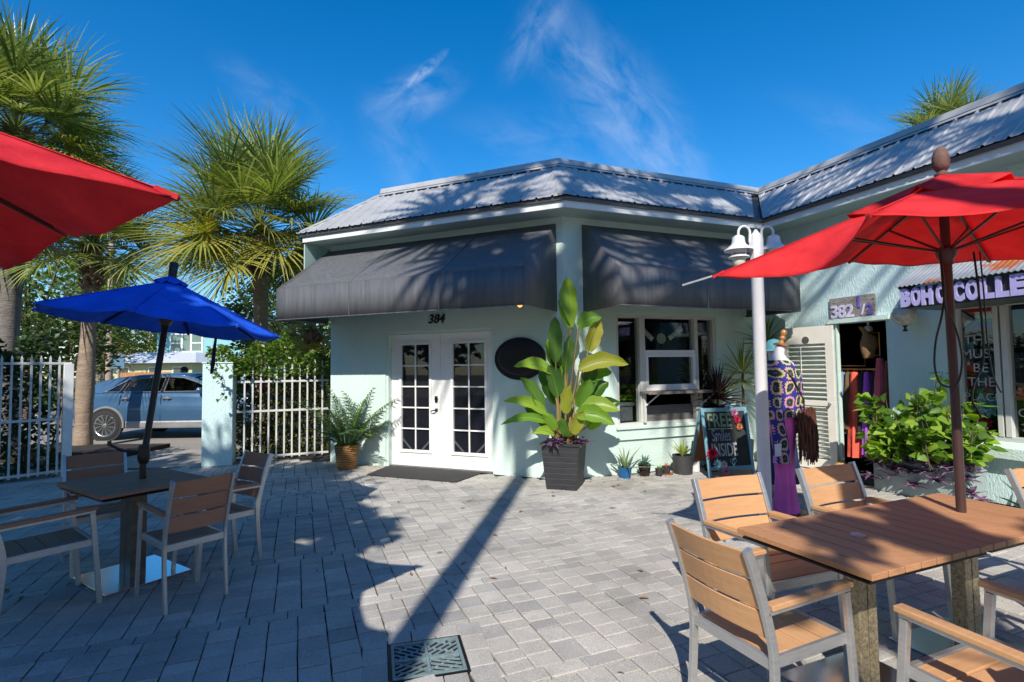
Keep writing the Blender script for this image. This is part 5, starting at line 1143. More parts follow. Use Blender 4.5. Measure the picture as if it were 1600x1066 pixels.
garment('pale blue garment hanging leftmost in the doorway beside the shutter', 1.13, .12, .55, (.22, .33, .45)); garment('olive patterned garment hanging beside the pale blue one in the doorway', 1.22, .10, .62, (.14, .10, .05)); garment('long coral red dress hanging in the boutique doorway', 1.315, .18, .22, (.95, .14, .09)); garment('black and white printed garment hanging right of the coral dress', 1.43, .09, .50, (.03, .03, .035)); garment('long violet dress hanging in the middle of the doorway', 1.505, .13, .28, (.42, .09, .62)); garment('navy garment hanging to the right of the violet dress', 1.60, .10, .45, (.015, .02, .05)); garment('rose pink blouse hanging higher at the right of the doorway', 1.70, .16, .85, (.55, .10, .15), 1.66); garment('dark brown garment hanging rightmost in the doorway', 1.81, .12, .55, (.16, .06, .05), 1.62)
q = MB(); p = FC.p(1.57, -.26, 1.86); loft(q, [(0, 0, -.2, .07, .05), (0, 0, -.1, .10, .07), (.02, 0, 0, .13, .09), (.02, 0, .10, .10, .08), (-.03, 0, .16, .04, .04), (-.1, 0, .25, .03, .03)], p, 16); o_ = obj('straw_hat', q, M('straw', (.20, .115, .05), .85, var=.3, scale=30), smooth=True, loc=p); tag(o_, 'tan straw hat hanging on the gold frame in the doorway', 'hat')
t = thing('ceiling_spotlight', 'white spotlight hanging at the top of the boutique doorway', 'lamp', FC.p(1.52, -.35, 2.09)); q = MB(); q.lathe([(0, 0), (.055, 0), (.06, .03), (.045, .07), (.015, .08), (.015, .18), (0, .18)], FC.p(1.52, -.35, 2.05), 18); obj('lamp_shade', q, m_white, t, smooth=True)
q = MB(); q.ball(FC.p(1.36, .14, .10), .085, 12, sz=1.0); tag(obj('gourd', q, M('yellow_gourd', (.48, .30, .08), .5, var=.25), smooth=True, loc=FC.p(1.36, .14, .1)), 'round yellow gourd on the ground by the shutter door foot', 'gourd')

# ------------------------------------------------------------------ things in the boutique window
t = thing('rainbow_flag', 'striped rainbow pride flag with a chevron inside the boutique window', 'flag', FC.p(2.98, -.12, 2.1)); z = 2.22; k = 0
for nm, cc in (('red', (.6, .012, .012)), ('orange', (.75, .20, .01)), ('yellow', (.75, .60, .02)), ('green', (.02, .28, .05)), ('blue', (.02, .06, .48)), ('violet', (.18, .025, .32))):
    q = MB(); q.fbox(FC, 2.835, 3.163, -.095, -.09, z - .043, z); obj('stripe', q, fabric('flag_' + nm, cc, 0), t); z -= .043
for w_, cc, oo in ((.15, (.01, .01, .01), 0), (.115, (.30, .55, .65), .002), (.075, (.75, .4, .45), .004), (.04, (.8, .8, .8), .006)):
    q = MB(); q.prism([FC.p(2.835, -.089 + oo, 2.22 - .129 + w_ * .86), FC.p(2.835 + w_ * 1.05, -.089 + oo, 2.091), FC.p(2.835, -.089 + oo, 2.091 - w_ * .86)], FC.n * .0015); obj('chevron', q, fabric('chevron_cloth', cc, 0), t)
t = thing('window_lettering', 'white lettering this must be the place on the boutique window', 'lettering', FC.p(3.0, -.07, 1.5)); m_let = M('pale_vinyl', (.42, .43, .43), .6)
for k, (wd, sz) in enumerate((('THIS', .15), ('MUST', .15), ('BE', .15), ('THE', .15), ('PLACE', .125))):
    q = MB(); put_text(q, wd, FC, 3.0, -.071, 1.80 - k * .165, sz, extrude=.0008); obj('word', q, m_let, t, fix=False)
q = MB(); put_text(q, 'CO', FC, 3.42, -.071, .98, .13, extrude=.0008); obj('word', q, m_let, t, fix=False)
t = thing('glass_urn', 'teal glass urn among paper flowers in the boutique window', 'vase', FC.p(2.92, -.3, .95)); q = MB(); q.lathe([(0, .0), (.06, 0), (.10, .12), (.115, .26), (.09, .40), (.05, .47), (.06, .52), (.05, .52), (0, .5)], FC.p(2.92, -.3, .95), 20); obj('body', q, M('teal_glass_glaze', (.02, .15, .22), .1, var=.6, scale=9), t, smooth=True)
def bloom(label, u, z, r, pm): q = MB(); flower(q, FC.p(u, -.16, z), r, FC.n + V(0, 0, .2), rnd, 11); tag(obj('paper_flower', q, pm, fix=False, loc=FC.p(u, -.16, z)), label, 'flower', 'paper flowers in the boutique window')
bloom('orange paper rose beside the teal urn in the boutique window', 3.08, 1.32, .13, p_org); bloom('large peach paper rose right of the window post', 3.44, 1.24, .19, p_org); bloom('blue white paper flower low in the left boutique pane', 3.02, 1.08, .16, p_blue); bloom('pale pink paper flower at the bottom of the right boutique pane', 3.46, .88, .15, p_pink); bloom('dark crimson paper flower at the bottom of the left boutique pane', 2.96, .86, .11, p_red)
q = MB()
for k in range(240): b_ = FC.p(rnd.uniform(2.83, 3.16), -rnd.uniform(.2, .35), rnd.uniform(.76, 1.35)); leaf(q, b_, rdir(rnd), .1, .05)
tag(obj('paper_greenery', q, m_deep, fix=False, loc=FC.p(3, -.3, .8)), 'dark green leaves filling the bottom of the boutique window', 'foliage')

# ------------------------------------------------------------------ things in the left window
t = thing('paper_garland', 'white paper garland with a round medallion across the left window', 'garland', FB.p(1.85, -.2, 2.1)); m_paper = M('pale_paper', (.80, .84, .78), .85)
for (u0, z0, u1, z1) in ((1.42, 2.22, 1.66, 2.00), (1.98, 2.02, 2.24, 2.20)):
    q = MB(); q.bar(FB.p(u0, -.2, z0), FB.p(u1, -.2, z1), .075, .004, up=FB.n); obj('ribbon', q, m_paper, t)
    for s in (.25, .5, .75): q = MB(); q.ball(FB.p(u0 + (u1 - u0) * s, -.19, z0 + (z1 - z0) * s), .03, 8); obj('rosette', q, m_paper, t)
q = MB(); q.lathe([(0, 0), (.08, 0), (.085, .01), (0, .015)], FB.p(1.82, -.2, 2.02), 20, axis=FB.n); obj('medallion', q, M('mint_paper', (.42, .55, .42), .8), t)
t = thing('window_plant', 'spiky yellow green houseplant behind the right pane of the left window', 'houseplant', FB.p(2.56, -.35, .75)); q = MB(); pot_shell(q, FB.p(2.56, -.35, .75), .09, .12, .2); obj('pot', q, M('clay_pot', (.25, .09, .05), .8), t, smooth=True); q = MB(); q.tube([FB.p(2.56, -.35, .9), FB.p(2.56, -.35, 1.4)], .015, 6); rosette(26, .25, .42, .03, (-.2, 1.5), .05, 77)(q, FB.p(2.56, -.33, 1.45)); obj('leaves', q, m_lime, t, fix=False)
t = thing('teddy_bear', 'brown teddy bear sitting behind the right pane of the left window', 'teddy bear', FB.p(2.50, -.22, .75)); m_fur = M('teddy_fur', (.28, .11, .035), .95, var=.3, scale=60, bump=.8, bscale=120)
q = MB(); p = FB.p(2.50, -.22, .78); q.ball(p + V(0, 0, .11), .10, 12, sz=1.15); q.ball(p + V(0, 0, .28), .08, 12)
for sg in (-1, 1): q.ball(p + FB.d * sg * .062 + V(0, 0, .35), .03, 8); q.ball(p + FB.d * sg * .08 + FB.n * .06 + V(0, 0, .02), .045, 8); q.ball(p + FB.d * sg * .105 + FB.n * .02 + V(0, 0, .15), .04, 8, sz=1.5)
q.ball(p + FB.n * .07 + V(0, 0, .265), .035, 8); obj('body', q, m_fur, t, smooth=True); q = MB(); q.ball(p + FB.n * .105 + V(0, 0, .275), .01, 6)
for sg in (-1, 1): q.ball(p + FB.d * sg * .03 + FB.n * .072 + V(0, 0, .305), .009, 6)
obj('face', q, m_black, t)
q = MB(); q.fbox(FB, .95, 1.26, -.45, -.2, .75, .98); q.fbox(FB, .93, 1.28, -.47, -.18, .98, 1.03); tag(obj('grey_crate', q, M('grey_crate_wood', (.12, .12, .13), .8, var=.3), bevel=.005, loc=FB.p(1.1, -.3, .75)), 'grey storage crate behind the left pane of the left window', 'crate')
t = thing('window_plant', 'small green houseplant on the crate behind the left pane', 'houseplant', FB.p(1.1, -.32, 1.03)); q = MB()
for k in range(120): leaf(q, FB.p(1.1 + rnd.uniform(-.14, .14), -.32 + rnd.uniform(-.08, .08), 1.05 + rnd.uniform(0, .22)), rdir(rnd, -.2, 1), .08, .05)
obj('leaves', q, m_green, t, fix=False)
# ------------------------------------------------------------------ palms
def palm(label, x, y, h, r_trunk, seed, R_=1.75, nleaf=34, bark=None, lean=(0, 0), yellow=.25, dead=6, boots=.9, seg=34, simple=False, group='cabbage palms', wide=1.0, elmin=118, deadel=(-78, -50)):
    t = thing('palm_tree', label, 'palm tree', (x, y, 0), 0, group); rnd = random.Random(seed); base = V(x, y, -.1); top = V(x + lean[0], y + lean[1], h)
    m = MB(); rows = []; n = 18
    for i in range(25):
        s = i / 24; p = base.lerp(top, s) + V(lean[0], lean[1], 0) * (-.12 * math.sin(math.pi * s)); rr = r_trunk * (1.18 - .25 * s if s < .12 else 1.0 + .10 * math.sin(s * 9 + seed)) * (1 + .05 * (i % 2))
        rows.append([p + V(rr * math.cos(a), rr * math.sin(a), 0) * (1 + rnd.uniform(-.03, .03)) for a in np.linspace(0, 6.2832, n + 1)[:-1]])
    m.grid(rows, closed=True); obj('trunk', m, bark or m_bark, t, smooth=True)
    if boots:
        m = MB()
        for k in range(int(70 * boots)):
            s = rnd.random(); z = h - boots + s * boots * 1.05; a = k * 2.4; rr = r_trunk * (1.0 + .25 * s); p = V(top.x, top.y, z) - V(lean[0], lean[1], 0) * ((h - z) / h); d = V(math.cos(a) * .75, math.sin(a) * .75, .9).normalized()
            m.bar(p + V(math.cos(a), math.sin(a), 0) * rr * .8, p + V(math.cos(a), math.sin(a), 0) * rr * .8 + d * rnd.uniform(.14, .30), .10, .03, up=(math.cos(a), math.sin(a), 0), w2=.045, h2=.015)
        obj('leaf_boots', m, m_boot, t)
    m = MB(); st = MB()
    heart = top + V(0, 0, .25)
    for k in range(nleaf + dead):
        isdead = k >= nleaf
        q = k / nleaf; az = k * 2.39996 + rnd.uniform(-.25, .25); el = R(84 - elmin * q ** .85 + rnd.uniform(-9, 9)) if not isdead else R(rnd.uniform(*deadel))
        mi = 2 if isdead else (1 if (q > .6 and rnd.random() < yellow * 2) else 0)
        pl = R_ * rnd.uniform(.40, .56) * (.8 + .25 * q); bl = R_ * rnd.uniform(.54, .68)
        d = V(math.cos(az) * math.cos(el), math.sin(az) * math.cos(el), math.sin(el)); p = heart - V(0, 0, .25 * q + (.35 if isdead else 0)); pts = [p]; stp = pl / 6
        for i in range(6):
            p = p + d * stp; d = (d - V(0, 0, .055 * (1 if el > -.6 else .25))).normalized(); pts.append(p)
        st.tube(pts, [.022, .018, .016, .014, .012, .011, .010], 5, mi)
        s = d.cross(V(0, 0, 1)); s = s.normalized() if s.length > .05 else V(-math.sin(az), math.cos(az), 0); u = s.cross(d).normalized(); tw = rnd.uniform(-.5, .5); s2 = s * math.cos(tw) + u * math.sin(tw); u = u * math.cos(tw) - s * math.sin(tw); s = s2
        fold = rnd.uniform(.25, .55); vs = []; fs = []
        for j in range(seg):
            tt = (j + .5) / seg * 2 - 1; a = tt * R(125); costa = (1 - abs(tt)) * .30 * bl
            c0 = pts[-1] + d * costa * .9 - u * .05 * (costa / bl)
            dd = (d * math.cos(a) + s * math.sin(a) + u * fold * abs(math.sin(a)) * .8 + V(rnd.uniform(-.05, .05), rnd.uniform(-.05, .05), rnd.uniform(-.05, .05))).normalized()
            L_ = bl * (.62 + .42 * math.cos(a * .62)) * rnd.uniform(.9, 1.08); w = .043 * wide * (R_ / 1.75) * (34 / seg) ** .7; side = dd.cross(u); side = side.normalized() if side.length > .05 else s
            p = c0; drp = rnd.uniform(.12, .27) * (1.4 if isdead else 1); ns = 3 if simple else 5; rows = []
            for i in range(ns + 1):
                f = i / ns; ww = w * (.35 + 1.6 * f if f < .4 else 1.0 * (1 - (f - .4) / .62)) + .001
                rows.append([p - side * ww / 2, p + side * ww / 2]); p = p + dd * L_ / ns; dd = (dd - V(0, 0, drp * (.3 + f) * 5 / ns)).normalized()
            m.grid(rows, mi)
    obj('crown', m, [m_palm, m_palmyel, m_palmdead], t, fix=False); obj('leaf_stalks', st, [m_palm, m_palmyel, m_palmdead], t, smooth=True)
    return t
palm('leaning cabbage palm with a full sunlit crown behind the white gate hedge', -5.42, 11.5, 4.55, .135, 2, 2.2, 62, lean=(-.10, 0), yellow=.40, dead=0, boots=1.0, seg=46, elmin=112)
palm('cabbage palm with brown trunk beside the parked blue car', -9.17, 11.35, 4.25, .145, 5, 1.65, 50, lean=(.05, .1), dead=0, boots=.9, yellow=.15, seg=40, elmin=92)
palm('tall grey trunked palm at the left edge, highest of all', -10.55, 11.0, 6.6, .22, 8, 2.2, 60, bark=m_barkgrey, lean=(.05, 0), dead=3, boots=1.1, yellow=.2, seg=40, elmin=105)
palm('palm crown with dry brown fronds rising behind the right hand roof', 12.0, 14.3, 7.45, .16, 12, 1.55, 26, dead=40, boots=.8, seg=40, elmin=80, deadel=(-15, 38))
palm('low palm with drooping fronds half hidden behind the charcoal awning', -5.15, 13.6, 2.55, .15, 15, 1.6, 26, dead=4, boots=.5)
palm('slim dark trunked palm across the street left of the yellow house', -21.2, 27.5, 4.6, .35, 18, 2.6, 30, seg=22, simple=True, bark=m_barkgrey, dead=4, boots=.6)
# palms standing behind the viewer, whose shade falls on the court, hoods and roof
GB = 'palms behind the viewer'
palm('tall cabbage palm behind the viewer in the middle of the court', -1.62, -3.1, 13.3, .125, 31, 2.0, 15, seg=14, simple=True, group=GB, wide=1.9, lean=(.0, .0), boots=.5)
palm('tall cabbage palm behind the viewer on the right of the court', 1.4, -2.6, 13.2, .13, 33, 2.0, 16, seg=14, simple=True, group=GB, wide=1.7, boots=.5)
palm('tall cabbage palm far behind the viewer on the right', 4.6, -3.4, 12.8, .13, 35, 2.0, 12, seg=14, simple=True, group=GB, wide=1.7, boots=.5)

# ------------------------------------------------------------------ broadleaf trees, hedges
def tree(label, x, y, h, rx, rz, lm, seed, n=70, per=46, ls=.16, trunk=.16, cz=None, name='broadleaf_tree', group='trees beyond the court', ry=None):
    t = thing(name, label, 'tree', (x, y, 0), 0, group); rnd = random.Random(seed); cz = cz or h - rz; ry = ry or rx; m = MB(); tr = MB()
    fork = V(x, y, cz - rz * .55); tr.tube([V(x, y, -.1), V(x + .05, y, fork.z * .5), fork], [trunk * 1.25, trunk, trunk * .8], 10); vs = []; fs = []
    for k in range(n):
        d = rdir(rnd, -.75, 1); r = rnd.uniform(.45, 1.0) ** .6; c = V(x + d.x * rx * r, y + d.y * ry * r, cz + d.z * rz * r); cr = rnd.uniform(.20, .36) * min(rx, rz)
        if k % 5 == 0: tr.tube([fork, fork.lerp(c, .5) + V(0, 0, -.1), c], [trunk * .5, trunk * .3, trunk * .1], 5)
        for j in range(per):
            q = rdir(rnd); rr = rnd.random() ** .5; p = c + q * cr * rr; a = rdir(rnd, -.6, .6); b_ = a.cross(rdir(rnd)).normalized(); L_ = ls * rnd.uniform(.6, 1.25); w = L_ * .55; i0 = len(vs)
            vs += [p - a * L_ / 2, p + b_ * w / 2, p + a * L_ / 2 + V(0, 0, -.15 * L_), p - b_ * w / 2]; fs.append((i0, i0 + 1, i0 + 2, i0 + 3))
    m.add(vs, fs); obj('trunk', tr, m_branch, t, smooth=True); obj('crown', m, lm, t, fix=False); return t
lm_oak = leafmat('oak_leaf', [(.035, .065, .015), (.06, .10, .022), (.10, .15, .03), (.045, .08, .018)], .5, .3); lm_sun = leafmat('sunny_leaf', [(.07, .12, .02), (.12, .18, .03), (.17, .23, .04)], .5, .35); lm_brown = leafmat('bare_brown_leaf', [(.16, .11, .06), (.22, .15, .08), (.12, .10, .05)], .7, .2)
tree('bushy bright green tree at the far left behind the fence vines', -15.6, 17.0, 6.3, 3.0, 2.6, lm_sun, 41, 80, 46, .22)
tree('dark green tree between the two left palm trunks', -13.2, 15.6, 3.9, 1.3, 1.5, lm_oak, 42, 50, 40, .18)
tree('wide brown leaved tree behind the yellow house', -42.5, 60, 8.6, 4.5, 3.2, lm_brown, 43, 80, 40, .4)
tree('green tree left of the wooden utility pole', -39.5, 53, 9.5, 4.5, 4.0, lm_sun, 44, 80, 40, .4)
tree('tall dark tree beyond the street at the far left', -36, 40, 13, 6, 5, lm_oak, 45, 90, 40, .45)
tree('dense dark tree behind the sunlit palm crown', -7.6, 18.6, 5.6, 2.3, 2.2, lm_oak, 46, 90, 46, .2)
tree('green tree right of the teal house behind the awning', -8.8, 24.5, 5.0, 3.4, 2.2, lm_sun, 47, 90, 46, .25)
# unseen oaks, placed to cast the solid shade over the left tables
tree('unseen broad oak placed behind the viewer to shade the left', -7.0, -4.0, 10.6, 3.4, 2.6, lm_oak, 51, 190, 60, .40, .3, group='oaks behind the viewer', name='oak_tree')
tree('second unseen broad oak placed behind the viewer to shade the far left', -10.8, -3.9, 10.6, 3.7, 2.7, lm_oak, 52, 190, 60, .40, .3, group='oaks behind the viewer', name='oak_tree')
tree('slender young tree behind the viewer beside the right table', 1.0, -4.0, 6.6, .95, .6, lm_oak, 58, 26, 34, .22, .035, group='oaks behind the viewer', ry=.8)
tree('unseen small oak added behind the viewer to shade the left paving', -3.25, -1.75, 6.7, .85, .6, lm_oak, 59, 44, 44, .26, .07, group='oaks behind the viewer', ry=1.1)  # unseen tree, added to fill out the shade on the left paving
for k, (x, y, h, lb) in enumerate(((-9, -17, 8.5, 'wide dark tree far behind the viewer on the left'), (0, -19, 9.5, 'wide dark tree far behind the viewer in the middle'), (9, -17, 9, 'wide dark tree far behind the viewer on the right'), (17, -10, 7.5, 'dark tree far out to the right of the court'), (-16, -10, 9, 'unseen dark tree added far out behind the viewer to the left'), (-21, -3, 9, 'unseen dark tree added far out to the left of the court'))):
    tree(lb, x, y, h, 4.8, h * .45, lm_oak, 60 + k, 90, 34, .75, .3, group='trees far behind the viewer')  # the last two are added to darken what the door glass reflects
def hedge(name, label, fr, L, D, z0, z1, lm, seed, n, ls, branch=None, tops=0, cat='hedge', edge=.0, flower=None):
    t = thing(name, label, cat, fr.p(L / 2, D / 2, 0)); rnd = random.Random(seed); m = MB(); vs = []; fs = []; st = MB()
    for k in range(n):
        u = rnd.uniform(-edge, L + edge); o = rnd.random() ** 1.4 * D; bump = .16 * math.sin(u * 5 + seed) + .10 * math.sin(u * 13 + 2 * seed); z = z0 + (z1 - z0 + bump) * (rnd.random() if rnd.random() > tops else rnd.uniform(.78, 1.05)); p = fr.p(u, o, z); a = rdir(rnd, -.7, .6); b_ = a.cross(rdir(rnd)).normalized(); l_ = ls * rnd.uniform(.6, 1.3); w = l_ * .6; i0 = len(vs)
        vs += [p - a * l_ / 2, p + b_ * w / 2, p + a * l_ / 2 + V(0, 0, -.1 * l_), p - b_ * w / 2]; fs.append((i0, i0 + 1, i0 + 2, i0 + 3))
    m.add(vs, fs)
    for k in range(branch or 0):
        u = rnd.uniform(0, L); o = rnd.uniform(.05, D * .8); pts = [fr.p(u + rnd.uniform(-.25, .25) * s, o + rnd.uniform(-.1, .1), z0 + (z1 - z0) * .9 * s) for s in (0, .25, .5, .75, 1)]; st.tube(pts, [.018, .015, .012, .009, .006], 5)
    obj('foliage', m, lm, t, fix=False)
    if branch: obj('branches', st, m_branch, t)
    if flower:
        q = MB(); 
        for k in range(50): p = fr.p(flower[0] + rnd.gauss(0, .12), rnd.uniform(-.05, .1), flower[1] + rnd.gauss(0, .08)); leaf(q, p, rdir(rnd), .06, .045)
        obj('pink_flowers', q, petals('bougainvillea', [(.45, .03, .12), (.6, .06, .2)]), t, fix=False, kind='stuff')
    return t
lm_hedge = leafmat('hedge_leaf', [(.04, .09, .015), (.08, .16, .025), (.14, .24, .035), (.22, .30, .05)], .35, .35, .5)
lm_under = leafmat('hedge_inner_leaf', [(.035, .065, .015), (.08, .10, .02), (.16, .15, .03), (.05, .09, .02)], .5, .35)
GD = V(1.42, .58, 0); GL = GD.length; gd = GD.normalized(); fgate = Frame((-4.76, 9.16), (gd.x, gd.y), (-gd.y, gd.x))
fh = Frame(tuple(fgate.p(-.35, -.14, 0)[:2]), (gd.x, gd.y), (-gd.y, gd.x))
hedge('hedge', 'clipped glossy green hedge top spilling over the pillar and white gate', fh, 2.0, 1.1, 1.50, 2.0, lm_hedge, 3, 5200, .075, 0, .35, edge=.1)
hedge('shrub', 'mixed green and yellow shrubs seen through the bars of the right white fence', Frame(tuple(fgate.p(-.30, .30, 0)[:2]), (gd.x, gd.y), (-gd.y, gd.x)), 1.95, .8, 0, 1.6, lm_under, 6, 6500, .085, 22, flower=(.65, 1.35), cat='shrub')
F0 = V(-6.92, 8.32, 0); fd = V(-.66, -.751, 0).normalized(); ffen = Frame((F0.x, F0.y), (fd.x, fd.y), (-.751, .66))   # o points away from the viewer side
lm_vine = leafmat('vine_leaf', [(.015, .035, .01), (.03, .06, .015), (.05, .09, .02), (.025, .045, .014)], .4, .2)
hedge('climbing_vine', 'dark green creeper covering the left white fence', Frame(tuple(ffen.p(.1, .08, 0)[:2]), (fd.x, fd.y), (-.751, .66)), 3.4, .9, .0, 2.15, lm_vine, 8, 8500, .10, 25, .2, 'vine')
t = thing('climbing_vine', 'creeper sprig hanging over the front of the mint pillar', 'vine', (-4.75, 8.72, 1.4)); q = MB(); rnd = random.Random(2)
pts = [V(-4.95, 8.72, 1.75), V(-4.90, 8.705, 1.55), V(-4.76, 8.70, 1.42), V(-4.72, 8.70, 1.22), V(-4.80, 8.70, 1.12)]
for a, b_ in zip(pts, pts[1:]):
    for k in range(7): leaf(q, a.lerp(b_, rnd.random()) + V(rnd.uniform(-.04, .04), -.02, rnd.uniform(-.04, .04)), rdir(rnd), .07, .05)
obj('foliage', q, lm_hedge, t, fix=False); obj('stem', MB().tube(pts, .004, 5), m_branch, t)

# ------------------------------------------------------------------ pillar, fences
t = thing('gate_pillar', 'mint stucco pillar at the court entrance in front of the blue car', 'pillar', (-4.92, 9.02, 0)); fp = Frame((-5.19, 8.87), (.9416, .3368), (-.3368, .9416)); q = MB(); q.fbox(fp, 0, .46, 0, .40, 0, 1.72); obj('shaft', q, m_wall_wing, t, bevel=.015); q = MB(); q.fbox(fp, -.012, .472, -.012, .412, 1.722, 1.745); obj('cap', q, m_wall, t, bevel=.01)
m_fence = M('greyish_fence_paint', (.60, .61, .60), .5, var=.10, scale=9, grime=.35)  # greyish white with random darker blotches
def picket_fence(label, fr, L, us, tops, rails, zb, post=None, name='picket_fence'):
    t = thing(name, label, 'fence', fr.p(0, 0, 0)); q = MB()
    for z in rails: q.fbox(fr, 0, L, -.018, .018, z - .018, z + .018)
    obj('rail', q, m_fence, t, bevel=.003)
    for u, zt in zip(us, tops):
        q = MB(); q.fbox(fr, u - .0135, u + .0135, -.0135, .0135, zb, zt - .05); p = [fr.p(u + a * .0135, b_ * .0135, zt - .05) for a, b_ in ((-1, -1), (1, -1), (1, 1), (-1, 1))]; q.add(p + [fr.p(u, 0, zt)], [(0, 1, 4), (1, 2, 4), (2, 3, 4), (3, 0, 4)]); obj('picket', q, m_fence, t)
    if post: q = MB(); q.fbox(fr, post[0], post[1], -.05, .05, 0, post[2]); obj('post', q, m_white, t, bevel=.004)
    return t
us = [.15 + .108 * k for k in range(23)]
picket_fence('white picket fence with dark creeper behind it, left of the entrance', ffen, 2.7, us, [1.87] * 23, (1.745, .89, .09), .05, (-.02, .10, 1.74))
us = [.12 + .127 * k for k in range(11)]
picket_fence('white picket gate between the mint pillar and the shop, hedge behind', fgate, 1.50, us, [1.62 + .02 * k for k in range(11)], (1.40, .885, .10), .06)

# ------------------------------------------------------------------ parked car
cxy = V(-8.2, 13.5, 0); CAR = thing('parked_car', 'metallic blue station wagon style car parked on the street', 'car', cxy)
m_paint = M('metallic_blue_paint', (.05, .125, .235), .35, metal=.3, var=.04, scale=2, coat=.4); m_trim = M('satin_grey_trim', (.33, .33, .34), .4, metal=.5); m_tyre = M('tyre_rubber', (.022, .022, .024), .85); m_rim = M('alloy_rim', (.52, .53, .55), .25, metal=.9); m_cglass = glassmat('tinted_car_glass', (.22, .25, .27), .08)
YC = 13.5
def hwz(z, hw): return hw * (.955 if z < .32 else 1.0 if z < .8 else 1.0 - .10 * ((z - .8) / .3) ** 2)
sts = [(-10.60, .48, .90, .66), (-10.50, .36, 1.04, .80), (-10.25, .30, 1.11, .88), (-9.9, .27, 1.115, .915), (-9.0, .26, 1.11, .925), (-8.0, .26, 1.10, .925), (-7.1, .26, 1.08, .92), (-6.6, .27, 1.03, .91), (-6.1, .29, .97, .88), (-5.85, .33, .88, .80), (-5.76, .42, .74, .66)]
q = MB(); rows = []
for x, zb, zt, hw in sts:
    prof = [(zb, .90), (zb + .04, .97), (zb + (zt - zb) * .25, .995), (zb + (zt - zb) * .5, 1.0), (zb + (zt - zb) * .62, 1.0), (zb + (zt - zb) * .66, .985), (zb + (zt - zb) * .85, .965), (zt - .03, .945), (zt, .90)]
    rows.append([V(x, YC - hw * k, z) for z, k in prof] + [V(x, YC + hw * k, z) for z, k in reversed(prof)])
q.grid(rows, closed=True); q.add(rows[0], [tuple(range(18))]); q.add(rows[-1], [tuple(range(17, -1, -1))]); obj('body', q, m_paint, CAR, smooth=50)
roof = [(-10.38, 1.09), (-10.12, 1.27), (-9.98, 1.375), (-9.6, 1.455), (-9.1, 1.51), (-8.5, 1.535), (-8.1, 1.53), (-7.7, 1.47), (-7.3, 1.32), (-6.95, 1.16), (-6.75, 1.075)]
def rz_(x):
    for (a, za), (b_, zb) in zip(roof, roof[1:]):
        if a <= x <= b_: return za + (zb - za) * (x - a) / (b_ - a)
    return 1.07
def cab(x, z, s, off=0): return V(x, YC + s * (.865 - .26 * max(0, (z - 1.09)) / .44 + off), z)
q = MB(); rows = [[cab(x, z - .03, -1), cab(x, z - .012, -1, -.04), V(x, YC - .45, z + .008), V(x, YC, z + .02), V(x, YC + .45, z + .008), cab(x, z - .012, 1, -.04), cab(x, z - .03, 1)] for x, z in roof[2:8]]; q.grid(rows); obj('roof', q, m_paint, CAR, smooth=50, solid=.015, fix=False)
gt = [(-9.72, 1.125), (-9.30, 1.385), (-9.2, 1.40), (-8.85, 1.445), (-8.3, 1.465), (-7.95, 1.44), (-7.55, 1.32), (-7.15, 1.135)]
def gtz(x):
    if x < gt[0][0]: return 1.1
    for (a, za), (b_, zb) in zip(gt, gt[1:]):
        if a <= x <= b_: return za + (zb - za) * (x - a) / (b_ - a)
    return 1.09
